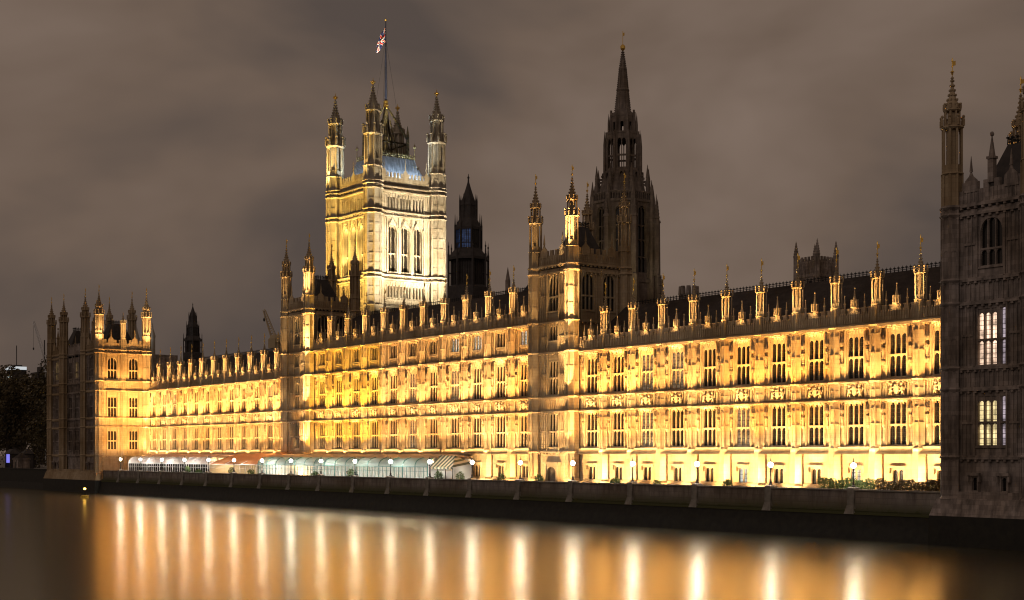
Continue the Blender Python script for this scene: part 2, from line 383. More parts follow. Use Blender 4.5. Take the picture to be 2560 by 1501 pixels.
def pinnacle_mb(h, w):
    b = MB(); b.box(-w/2, w/2, -w/2, w/2, 0, h*.45); b.box(-w*.65, w*.65, -w*.65, w*.65, h*.45, h*.50)
    b.prism(0, 0, h*.50, h*.93, w*.55, .02, n=4, rot=PI/4); b.ell(0, 0, h*.93, w*.38, w*.38, w*.42, 6, 4)
    return b
def statue_mb(z, h):
    """robed figure on a corbel in front of the wall"""
    b = MB(); y = -0.16
    b.prism(0, y, z-.35, z, .06, .22); b.lathe(0, y, [(z, .19), (z+h*.3, .17), (z+h*.62, .20), (z+h*.78, .21), (z+h*.84, .07)], 8); b.ell(0, y, z+h*.93, .10, .11, .13, 6, 5)
    b.tube((-.19, y, z+h*.75), (-.12, y-.15, z+h*.5), .06); b.tube((.19, y, z+h*.75), (.10, y-.15, z+h*.55), .06)
    return b
def canopy_mb(z):
    b = MB(); b.prism(0, -.14, z, z+.35, .28, .30); b.prism(0, -.14, z+.35, z+1.0, .26, .03)
    for i in range(5):
        a = PI+PI*i/4; b.prism(.27*math.cos(a), -.14+.27*math.sin(a), z-.05, z+.55, .05, .01, n=4)
    return b
def arms_mb(w, z0, z1):
    """carved coat of arms: crowned shield between two rampant supporters"""
    b = MB(); h = z1-z0; s = w/2.0
    sh = [(-.24*s, z0+.62*h), (-.24*s, z0+.36*h), (-.13*s, z0+.2*h), (0, z0+.11*h), (.13*s, z0+.2*h), (.24*s, z0+.36*h), (.24*s, z0+.62*h)]
    b.poly(sh, -.20, -.02)
    b.box(-.2*s, .2*s, -.24, -.02, z0+.64*h, z0+.72*h)
    for x in (-.17, 0, .17): b.prism(x*s, -.14, z0+.72*h, z0+(.98 if x == 0 else .9)*h, .09*s, .03*s, n=6)
    for k in (-1, 1):
        b.ell(k*.60*s, -.13, z0+.48*h, .15*s, .13, .24*h, 7, 5); b.ell(k*.56*s, -.17, z0+.80*h, .13*s, .13, .13*h, 7, 5)
        b.tube((k*.56*s, -.13, z0+.55*h), (k*.27*s, -.17, z0+.58*h), .10, .06); b.tube((k*.58*s, -.13, z0+.42*h), (k*.27*s, -.15, z0+.30*h), .09, .05)
        b.tube((k*.62*s, -.12, z0+.32*h), (k*.48*s, -.14, z0+.06*h), .11, .06); b.tube((k*.68*s, -.12, z0+.32*h), (k*.80*s, -.14, z0+.05*h), .11, .06)
        b.tube((k*.72*s, -.10, z0+.35*h), (k*.90*s, -.10, z0+.62*h), .06, .04); b.tube((k*.90*s, -.10, z0+.62*h), (k*.84*s, -.10, z0+.88*h), .04, .06)
    b.box(-.86*s, .86*s, -.12, -.02, z0+.01*h, z0+.06*h)
    return b
def cresting(b, p, q, h, step):
    """iron ridge cresting: a rail with little spikes"""
    p = Vector(p); q = Vector(q); d = q-p; n = max(2, int(d.length/step)); u = d.normalized()*0.06
    b.tube(tuple(p+Vector((0,0,h*.25))), tuple(q+Vector((0,0,h*.25))), 0.035, n=4); b.tube(tuple(p+Vector((0,0,h*.55))), tuple(q+Vector((0,0,h*.55))), 0.03, n=4)
    for i in range(n+1):
        c = p+d*(i/n); b.prism(c.x, c.y, c.z-.05, c.z+h, .07, .02, n=4); b.box(c.x-.11, c.x+.11, c.y-.11, c.y+.11, c.z+h*.62, c.z+h*.74)

# ------------------------------------------------------------------ palace river wings
WING_PINS = {}
BY = .12
def buttress_mesh(top, bands):
    b = MB()
    b.prism(0, BY, 3.705, 4.7, 1.30, 1.24); b.prism(0, BY, 4.7, 4.95, 1.38, 1.05); b.prism(0, BY, 4.95, 8.0, 1.0, .92)
    b.prism(0, BY, 8.0, 8.9, .98, .86)
    b.prism(0, BY, 8.9, top, .72)
    for i in range(8):
        a = PI/8+i*PI/4; b.prism(.74*math.cos(a), BY+.74*math.sin(a), 8.9, top, .10, n=4, rot=a)
    for z in bands:
        b.prism(0, BY, z-.18, z, .80, .98); b.prism(0, BY, z, z+.16, .98, .84)
    segs = sorted(bands+[8.9, top])
    for z0, z1 in zip(segs, segs[1:]):                      # panel heads and transoms on the visible faces
        if z1-z0 < 1.0: continue
        for i in range(-2, 3):
            mx = Matrix.Translation((0, BY, 0)) @ Matrix.Rotation(i*PI/4, 4, 'Z') @ Matrix.Translation((0, -.735, 0))
            q = MB(); q.arch(0, .44, z1-.75, z1-.40, z1-.18, 0, .08, 3); q.box(-.24, .24, -.02, .06, z1-1.0, z1-.92)
            if z1-z0 > 3: q.box(-.24, .24, -.03, .06, (z0+z1)/2-.06, (z0+z1)/2+.06); q.arch(0, .44, (z0+z1)/2-.45, (z0+z1)/2-.1, (z0+z1)/2-.06, 0, .08, 3)
            b.merge(q, mx)
    return b.mesh('buttress', M['stone'])

TURRET_STD = turret_mb(.66, [0, 2.0, 4.75, None, 6.95], 5).mesh('turret', M['stone_trim'])
VANE_STD = vane_mb(1.75, 1.0).mesh('weathervane', M['gold'])
PIN_SMALL = pinnacle_mb(1.9, .15).mesh('pinnacle', M['stone_trim'])
def lantern_mb():
    b = MB(); b.prism(0, 0, -.5, .15, .22)
    for i in range(8):
        a = PI/8+i*PI/4; b.prism(.38*math.cos(a), .38*math.sin(a), 0, .75, .065, n=4); b.ell(.38*math.cos(a), .38*math.sin(a), .80, .085, .085, .10, 5, 4)
    b.prism(0,0,.1,.68,.27); b.prism(0,0,.0,.1,.42); b.lathe(0, 0, [(.68, .25), (1.2, .13), (2.1, .03)], 8); b.ell(0, 0, 2.1, .10, .10, .13, 6, 4)
    return b
PIN_LARGE = lantern_mb().mesh('lantern_pinnacle', M['stone_trim'])
_a = arms_mb(2.4, 14.28, 15.95); _a.v = [(x, y*1.7+.02, z) for x, y, z in _a.v]
ARMS = _a.mesh('coat_of_arms', M['stone_trim'])
NICHE2 = MB(); NICHE2.merge(canopy_mb(19.9), Matrix()); NICHE2.merge(statue_mb(18.35, 1.35), Matrix()); NICHE2.merge(canopy_mb(17.6), Matrix.Scale(1, 4)); NICHE2 = NICHE2.mesh('niche_statue', M['stone_trim'])
NICHE1 = MB(); NICHE1.merge(canopy_mb(13.0-.35), Matrix()); NICHE1.merge(statue_mb(11.35, 1.25), Matrix()); NICHE1 = NICHE1.mesh('niche_statue', M['stone_trim'])

def wing(name, label, xs, xa, xb, tall=False, lit=None, seed=1):
    """xs: buttress positions (world x); xa..xb: extent of the wall"""
    rnd = random.Random(seed)
    R = thing(name, label, 'palace wing', ((xa+xb)/2, 0, 3.7)); ox = (xa+xb)/2
    def P(x, y=0, z=0): return (x-ox, y, z-3.7)
    top = 26.3 if tall else 22.0
    edges = [xa]+sorted(x for x in xs if xa < x < xb)+[xb]
    bays = [(a, b) for a, b in zip(edges, edges[1:]) if b-a > 3.2]
    holes = []
    for a, b in bays:
        c = (a+b)/2
        holes += [(c-1.2, c+1.2, 14.35, 15.8), (c-1.175, c+1.175, 9.15, 13.8), (c-1.175, c+1.175, 16.25, 21.3), (c-.8, c+.8, 4.3, 6.75)]
        if tall: holes.append((c-1.175, c+1.175, 23.5, 25.7))
    wl = MB(); wl.wall(xa, xb, 3.70, top, holes, 0.0, 0.6)
    for a, b in bays:
        c = (a+b)/2; d = (b-a)/2
        for z0, z1 in ((9.1, 13.75), (14.25, 15.85), (16.3, 21.5))+(((22.4, 25.9),) if tall else ()):
            for k in (-1, 1):
                wl.box(c+k*1.36-.10, c+k*1.36+.10, -.14, -.002, z0, z1); wl.prism(c+k*1.36, -.14, z0, z1, .12, n=4, rot=0)
                xx = sorted((c+k*1.48, c+k*(d-.72)))
                if xx[1]-xx[0] > .3 and z1-z0 < 4: wl.ribs(xx[0], xx[1], z0+.1, z1, .34, -.10, -.003, .08)
            if z1-z0 > 4: wl.ribs(c-1.15, c+1.15, z1-.32, z1+.1, .38, -.09, -.003, .07, False)
        if tall: wl.ribs(c-1.05, c+1.05, 22.45, 23.3, .35, -.12, -.003, .09)
    wl.box(xa, xb, 0.6, 0.9, 3.7, top)                       # backing so rooms stay dark
    wl.box(xa, xb, .9, 17.0, top-.4, top)
    wl.box(xa, xb, -.45, -.003, 3.705, 4.62); 
    for a, b in bays: wl.frustum(a+1.0, b-1.0, -.50, -.003, 4.62, a+1.0, b-1.0, -.14, -.003, 4.98)
    o = obj('wall', wl, M['stone'], R); o.location = P(0, 0, 0)
    # string courses
    def course(z, h, p):
        c = MB(); c.box(xa, xb, -p, -.004, z-h*.55, z); c.frustum(xa, xb, -p, -.004, z, xa, xb, -p*.45, -.004, z+h*.45)
        n = int((xb-xa)/.62)
        for i in range(n): c.box(xa+.3+i*.62-.09, xa+.3+i*.62+.09, -p*.9, -.004, z-h*.55-.16, z-h*.55-.002)
        oo = obj('string_course', c, M['stone_trim'], R); oo.location = P(0, 0, 0)
    for z, h, p in ((14.05, .38, .42), (16.0, .34, .40), (top-.05, .55, .55))+(((22.1, .40, .45),) if tall else ()): course(z, h, p)
    c = MB()
    for a, b in zip(edges, edges[1:]):
        c.frustum(a, b, -.72, -.004, 8.25, a, b, -.62, -.004, 8.45); c.frustum(a, b, -.62, -.004, 8.45, a, b, -.36, -.004, 8.75); c.box(a, b, -.34, -.004, 8.75, 9.05)
    obj('string_course', c, M['stone_trim'], R).location = P(0, 0, 0)
    # parapet
    p = MB(); p.box(xa, xb, -.30, .05, top+.20, top+1.15); p.ribs(xa, xb, top+.22, top+1.35, .32, -.40, -.302, .11, False)
    n = int((xb-xa)/.92)
    for i in range(n):
        x = xa+(i+.5)*(xb-xa)/n; p.box(x-.27, x+.27, -.28, .03, top+1.152, top+1.75); p.box(x-.31, x+.31, -.34, .08, top+1.75, top+1.85)
    for a, b in bays:
        cc = (a+b)/2; p.poly([(cc-.8, top+1.16), (cc+.8, top+1.16), (cc+.4, top+1.7), (cc, top+1.95), (cc-.4, top+1.7)], -.36, -.10)
    obj('parapet', p, M['stone'], R).location = P(0, 0, 0)
    # roof
    rz = 32.7 if tall else 28.5; e0 = top+.9
    rf = MB(); rf.add([(xa, 1.3, e0), (xb, 1.3, e0), (xb, 8.2, rz), (xa, 8.2, rz), (xa, 15.1, e0), (xb, 15.1, e0), (xa, 1.3, top), (xb, 1.3, top), (xa, 15.1, top), (xb, 15.1, top)],
        [(0,1,2,3), (3,2,5,4), (6,7,1,0), (5,9,8,4), (1,7,9,5,2), (0,3,4,8,6), (6,8,9,7)])
    roof = obj('roof', rf, M['slate'], R); roof.location = P(0, 0, 0)
    cs = MB(); cresting(cs, (xa, 8.2, rz), (xb, 8.2, rz), .62, .55)
    obj('ridge_cresting', cs, M['iron'], roof)
    # buttresses, turrets
    bm_ = buttress_mesh(top, [14.05, 16.0]+([22.1] if tall else [])+[top-.1])
    for x in xs:
        obj('buttress', bm_, parent=R, loc=P(x, 0, 3.7)[:2]+(-3.7,))
        tt = obj('turret', TURRET_STD, parent=R, loc=P(x, BY, top+.05))
        obj('weathervane', VANE_STD, parent=tt, loc=(0, 0, 6.93))
    # bays
    yel = []; x_near = -222
    for i, (a, b) in enumerate(bays):
        c = (a+b)/2; d = b-a
        g1 = g2 = g0 = g3 = 'pane'
        if lit: g3 = lit.get(('t', i), g3); g2 = lit.get(('s', i), g2); g1 = lit.get(('f', i), g1); g0 = lit.get(('g', i), g0)
        if rnd.random() < .10: g1 = 'pane_dim'
        if rnd.random() < .07: g2 = 'pane_dim'
        L0 = P(c, 0, 0)
        window(R, L0, 0, 2.35, 16.25, 21.3, g2, lights=3, tiers=(.47,), head='tracery', depth=.19)
        window(R, L0, 0, 2.35, 9.15, 13.8, g1, lights=3, tiers=(.47,), depth=.19)
        window(R, L0, 0, 1.6, 4.3, 6.75, g0, lights=2, tiers=(), hood=True, depth=.22)
        if tall: window(R, L0, 0, 2.35, 23.5, 25.7, g3, lights=3, tiers=())
        obj('coat_of_arms', ARMS, parent=R, loc=L0)
        for k in (-1, 1):
            xn = c+k*(1.42+d/2-.72)/2+k*.0
            obj('niche_statue', NICHE2, parent=R, loc=P(xn, 0, 0)); obj('niche_statue', NICHE1, parent=R, loc=P(xn, 0, 0))
        obj('lantern_pinnacle', PIN_LARGE, parent=R, loc=P(c, -.2, top+1.9))
        for k in (-1, 1): obj('pinnacle', PIN_SMALL, parent=R, loc=P(c+k*1.35, -.2, top+1.5))
        area((c, -1.3, top+.25), 22, 0, 1.0, .10, 22, WARM2, 45)
        if x_near < c:                                     # small lamps tucked under the strings above each window
            area((c, -.50, 13.35), 20, 0, 2.1, .08, 60*KF*rnd.uniform(.4, 1.5), WARM2, 100)
            area((c, -.55, 20.95), 20, 0, 2.1, .08, 50*KF*rnd.uniform(.3, 1.5), WARM2, 100)
    # floodlight strips along the ledges, in runs of a few bays, each run a little different
    i = 0
    while i < len(bays):
        n = min(rnd.choice((2, 3, 3, 4)), len(bays)-i); grp = bays[i:i+n]; i += n
        a, b = grp[0][0], grp[-1][1]; c = (a+b)/2; ln = b-a; m = len(grp)
        j = lambda: rnd.uniform(.72, 1.28)*m*KF*(1.0 if c > -150 else 1.25 if c > -228 else 1.5)
        ww = tint(WARM, rnd, .06 if (tall and i in (2, 3, 4) and not yel.append(1) and len(yel) == 1) else 0.0)
        if c < -172: area((c, -1.6, 7.0), 14, 0, ln-.8, .16, 130*j(), WARM2, 115)
        area((c, -2.1, 8.6), 15, 0, ln-.8, .2, 470*j(), ww, 66)
        area((c, -1.25, 15.3), 11, 0, ln-.8, .2, 520*j(), ww, 60)
        area((c, -.80, 8.55), 26, 0, ln-.8, .10, 62*j(), WARM2, 120)
        area((c, -1.2, 13.9), 22, 0, ln-.8, .12, 85*j(), WARM2, 90)
        if tall: area((c, -1.2, 21.6), 12, 0, ln-.8, .14, 110*j(), ww, 70)
    for x in xs:
        if not (xa < x < xb): continue
        if x > -172: spot((x-.2, -3.3, 3.85), (x-.1, -.9, 6.0), 950*KF*rnd.uniform(.75, 1.3), tint(WARM2, rnd), .6, 84)
        spot((x-.15, -2.1, top+.3), (x, -.4, top+4.0), 125*rnd.uniform(.85, 1.2), WARM2, .25, 48)
    return R

XR = [-(92.1+5.535*k) for k in range(-1, 10)]
XM = [-(162.0+5.825*k) for k in range(10)]
XL = [-(239.7+5.44*k) for k in range(-1, 10)]
wing('palace_wing', 'long floodlit golden stone wing between the middle tower and the dark tower at right', XR, -147.0, -82.0, False, {('f', 1): 'pane', ('g', 8): 'pane_cool', ('g', 5): 'pane_cool'}, 1)
wing('palace_wing', 'floodlit golden wing one storey taller, between the two middle towers', XM, -220.3, -156.3, True, {('t', 10): 'pane_cool', ('t', 8): 'pane_cool', ('t', 7): 'pane_cool'}, 2)
wing('palace_wing', 'far floodlit golden wing between the left pavilion and the left middle tower', XL, -294.0, -229.6, False, None, 3)

# ------------------------------------------------------------------ towers on the river front
def tower_face(R, ln, rows, centers, strings, z0, z1, origin, yaw, lit=None, mt='stone', oz=3.7, plain=False):
    """one wall of a tower: local x 0..ln seen from outside, outward = local -y; returns nothing"""
    mx = Matrix.Translation(origin) @ Matrix.Rotation(yaw, 4, 'Z'); rows = [r if len(r) == 7 else r+(0,) for r in rows]
    b = MB(); holes = []
    for c in centers:
        for (w, a, d, n, ti, hd, dx) in rows: holes.append((c+dx-w/2, c+dx+w/2, a, d))
    b.wall(0.0, ln, z0, z1, [] if plain else holes, 0, .6)
    if not plain:
        b.box(.7, ln-.7, .6, .8, z0, z1)
        cs = [0.9]+sorted(centers)+[ln-.9]
        for sa, sb in zip([z0+1.5]+strings, strings+[z1]):
            if sb-sa < .8: continue
            for c in centers:
                for (w, a, d, n, ti, hd, dx) in rows:
                    if dx > .8: continue
                    if abs((a+d)/2-(sa+sb)/2) < (sb-sa)/2:
                        for k in (-1, 1):
                            b.box(c+k*(max(w, 3.0 if dx else 0)/2+.16)-.09, c+k*(max(w, 3.0 if dx else 0)/2+.16)+.09, -.22, -.003, sa+.1, sb-.12)
                            w = 3.0 if dx else w; x0 = c+k*(w/2+.34); x1 = c+k*min(ln/len(centers)/2-.95, w/2+1.5)
                            if abs(x1-x0) > .5: b.ribs(min(x0, x1), max(x0, x1), sa+.15, sb-.2, .45, -.10, -.003, .08); b.box(min(x0, x1), max(x0, x1), -.13, -.004, (sa+sb)/2-.1, (sa+sb)/2+.1)
            if sb-sa < 2.6: b.ribs(.95, ln-.95, sa+.2, sb-.2, .48, -.11, -.002, .09)
    q = MB(); q.merge(b, mx)
    o = obj('wall', q, M[mt], R); o.location = (-R.location.x, -R.location.y, -R.location.z)
    if not plain:
        for c in centers:
            for k, (w, a, d, n, ti, hd, dx) in enumerate(rows):
                p = mx @ Vector((c+dx, 0, 0)); loc = (p.x-R.location.x, p.y-R.location.y, -R.location.z)
                gl = (lit or {}).get((centers.index(c), k), 'pane')
                window(R, loc, yaw, w, a, d, gl, lights=n, tiers=ti, head=hd, mt='stone_trim' if mt == 'stone' else 'stone_grey')

def bands(R, x0, x1, y0, y1, zs, mt, p=.30, h=.40):
    for z in zs:
        c = MB(); c.ring(x0, x1, y0, y1, z-h*.5, z, p); c.ring(x0, x1, y0, y1, z+.002, z+h*.4, p*.6)
        for xx0, xx1, ax in ((x0, x1, 0), (y0, y1, 1)):
            n = int((xx1-xx0)/.7)
            for i in range(n):
                v = xx0+(i+.5)*(xx1-xx0)/n
                if ax == 0: c.box(v-.12, v+.12, y0-p*.9, y0-.002, z-h*.5-.2, z-h*.5-.002)
                else: c.box(x1+.002, x1+p*.9, v-.12, v+.12, z-h*.5-.2, z-h*.5-.002)
        o = obj('string_course', c, M[mt], R); o.location = (-R.location.x, -R.location.y, -R.location.z)

def parapet_ring(R, x0, x1, y0, y1, z, h, mt, gables=2):
    c = MB(); c.ring(x0+.3, x1-.3, y0+.3, y1-.3, z, z+h*.62, .32)
    def run(ln, mx, g):
        q = MB(); q.ribs(.8, ln-.8, z+.05, z+h*.62, .38, -.10, -.022, .1, False); n = int((ln-1.6)/1.0)
        for i in range(n):
            v = .8+(i+.5)*(ln-1.6)/n; q.box(v-.28, v+.28, .0, .28, z+h*.62+.002, z+h)
        for i in range(g):
            v = ln*(i+.5)/g; q.poly([(v-.75, z+h*.5), (v+.75, z+h*.5), (v+.62, z+h*1.05), (v+.2, z+h*1.25), (v, z+h*1.5), (v-.2, z+h*1.25), (v-.62, z+h*1.05)], -.12, .02); q.prism(v, -.05, z+h*1.45, z+h*2.2, .16, .02, n=4)
        c.merge(q, mx)
    run(x1-x0, Matrix.Translation((x0, y0, 0)), gables)
    run(y1-y0, Matrix.Translation((x1, y0, 0)) @ Matrix.Rotation(PI/2, 4, 'Z'), gables)
    o = obj('parapet', c, M[mt], R); o.location = (-R.location.x, -R.location.y, -R.location.z)

def hip_roof(R, x0, x1, y0, y1, z0, z1, inx, iny):
    b = MB(); b.frustum(x0, x1, y0, y1, z0, x0+inx, x1-inx, y0+iny, y1-iny, z1)
    r = obj('roof', b, M['dark_metal'], R); r.location = (-R.location.x, -R.location.y, -R.location.z)
    c = MB(); P = [(x0+inx, y0+iny, z1), (x1-inx, y0+iny, z1), (x1-inx, y1-iny, z1), (x0+inx, y1-iny, z1)]
    for a, d in zip(P, P[1:]+P[:1]): cresting(c, a, d, .9, .5)
    obj('ridge_cresting', c, M['iron'], r)

def shaft_mb(r, z0, z1, bandz, foot=True):
    """octagonal corner buttress with panelled faces"""
    b = MB()
    if foot: b.prism(0, 0, z0, z0+1.2, r*1.22, r*1.15); b.prism(0, 0, z0+1.2, z0+1.5, r*1.2, r*1.0); z0 += 1.5
    b.prism(0, 0, z0, z1, r*.92)
    for i in range(8):
        a = PI/8+i*PI/4; b.prism(r*.94*math.cos(a), r*.94*math.sin(a), z0, z1, r*.115, n=4, rot=a)
    for z in bandz: b.prism(0, 0, z-.22, z, r, r*1.18); b.prism(0, 0, z, z+.2, r*1.18, r*1.02)
    sg = [z0]+[z for z in sorted(bandz) if z0 < z < z1]+[z1]
    for c, d in zip(sg, sg[1:]):
        n = max(1, round((d-c)/2.4))
        for k in range(n):
            za, zb = c+(d-c)*k/n, c+(d-c)*(k+1)/n
            for i in range(8):
                mx = Matrix.Rotation(i*PI/4, 4, 'Z') @ Matrix.Translation((0, -r*.90, 0)); q = MB(); q.arch(0, r*.6, zb-.2-r*.6, zb-.25, zb-.02, 0, .07, 3); b.merge(q, mx)
    return b

ZMID = [0, 2.2, 6.2, 8.4, 11.5]
TUR_MID = turret_mb(.92, [0, 2.2, 6.2, 8.4, 11.5], 6).mesh('turret', M['stone'])
TUR_PAV = turret_mb(.95, [0, 3.1, 7.3, 8.9, 12.1], 6).mesh('turret', M['stone'])
VANE_BIG = vane_mb(1.6, 1.2).mesh('weathervane', M['gold'])
def corner_turrets(R, pts, zc, r, tmesh, ztip, zbands, mt, z0=3.7):
    sh = shaft_mb(r, z0, zc+.1, zbands).mesh('corner_shaft', M[mt])
    for x, y in pts:
        loc = (x-R.location.x, y-R.location.y, -R.location.z)
        obj('corner_shaft', sh, parent=R, loc=loc)
        tt = obj('turret', tmesh, parent=R, loc=(loc[0], loc[1], zc+.1-R.location.z))
        obj('weathervane', VANE_BIG, parent=tt, loc=(0, 0, ztip-.02))

def mid_tower(label, sN, sS):
    x1, x0 = -sN, -sS; y0, y1 = -.7, 8.5
    R = thing('gate_tower', label, 'tower', ((x0+x1)/2, (y0+y1)/2, 3.7))
    F = [(2.2, 9.15, 13.8, 3, (.47,), 'flat'), (2.2, 16.25, 21.3, 3, (.47,), 'tracery'), (2.0, 23.6, 25.7, 3, (), 'flat'), (2.3, 27.6, 32.6, 3, (.4,), 'arch')]
    st = [8.6, 14.05, 16.0, 22.1, 26.2]
    tower_face(R, x1-x0, F, [(x1-x0)/2], st, 3.7, 33.4, (x0, y0, 0), 0, {(0, 2): 'pane'})
    tower_face(R, y1-y0, [F[3]], [2.75, 6.45], [22.1, 26.2], 3.7, 33.4, (x1, y0, 0), PI/2)
    b = MB(); b.box(x0, x1, y1-.6, y1, 3.7, 33.4); b.box(x0, x0+.6, y0+.6, y1-.6, 3.7, 33.4); b.box(x0+.6, x1-.6, y0+.6, y1-.6, 32.9, 33.3)
    o = obj('wall', b, M['stone'], R); o.location = (-R.location.x, -R.location.y, -R.location.z)
    bands(R, x0, x1, y0, y1, [8.6, 14.05, 16.0, 22.1, 26.2, 32.9, 33.9], 'stone')
    # arched river doorway hood (ground floor)
    d = MB(); xc = (x0+x1)/2
    d.box(xc-1.5, xc-1.05, y0-.5, y0-.003, 3.72, 6.6); d.box(xc+1.05, xc+1.5, y0-.5, y0-.003, 3.72, 6.6); d.arch(xc, 2.1, 5.3, 6.5, 6.9, y0-.42, y0-.004, 6); d.box(xc-1.5, xc-1.05, y0-.5, y0-.003, 6.602, 6.9); d.box(xc+1.05, xc+1.5, y0-.5, y0-.003, 6.602, 6.9); d.box(xc-1.75, xc+1.75, y0-.62, y0-.004, 6.9, 7.15)
    door = obj('doorway', d, M['stone_trim'], R); door.location = (-R.location.x, -R.location.y, -R.location.z)
    dd = MB(); dd.box(xc-1.05, xc+1.05, y0-.08, y0-.005, 3.72, 6.5); obj('door_leaf', dd, mat('oak_door', (.10, .06, .03), .6, var=(.06, .035, .02), scale=3), door)
    parapet_ring(R, x0, x1, y0, y1, 34.1, 1.9, 'stone')
    hip_roof(R, x0+1.2, x1-1.2, y0+1.2, y1-1.2, 33.6, 39.4, 2.2, 2.4)
    corner_turrets(R, [(x1, y0), (x0, y0), (x1, y1), (x0, y1)], 33.7, 1.0, TUR_MID, 11.5, [8.6, 14.05, 16.0, 22.1, 26.2, 32.9, 33.7], 'stone')
    # two chimney-like pinnacles inside the roof line
    # lights: strong on the right corner, weak on the wall
    for x, pw in ((x1, 1.0), (x0, .05)):
        spot((x+1.3, y0-2.0, 22.4), (x+.25, y0-.7, 29.5), 480*pw, WARM2, .2, 24); spot((x+1.2, y0-1.9, 33.9), (x+.2, y0-.6, 40), 420*pw, WARM2, .2, 32)
        spot((x+.5, y0-2.0, 16.2), (x, y0-.8, 20.5), 520*pw, WARM2, .25, 50); spot((x+.5, y0-2.0, 9.1), (x, y0-.8, 13), 520*pw, WARM2, .25, 50)
        spot((x, y0-3.0, 3.9), (x, y0-.9, 6.6), 1000, WARM2, .4, 110)
    spot((x1-2.6, y0-1.6, 8.9), (x1-2.3, y0, 12.6), 300, WARM2, .2, 40); area((xc, y0-.8, 14.2), 20, 0, 3, .1, 40, WARM, 130); area((xc-.6, y0-.8, 16.2), 15, 0, 3, .12, 25, WARM, 90)
    area((xc, y0-.7, 22.3), 10, 0, 5, .10, 12, WARM2, 60)
    return R
mid_tower('square stone tower with lit corner turret, right of centre before the dark spire', 147.8, 155.8)
mid_tower('square stone tower with spiked dark roof left of the tall flag tower', 220.9, 229.4)

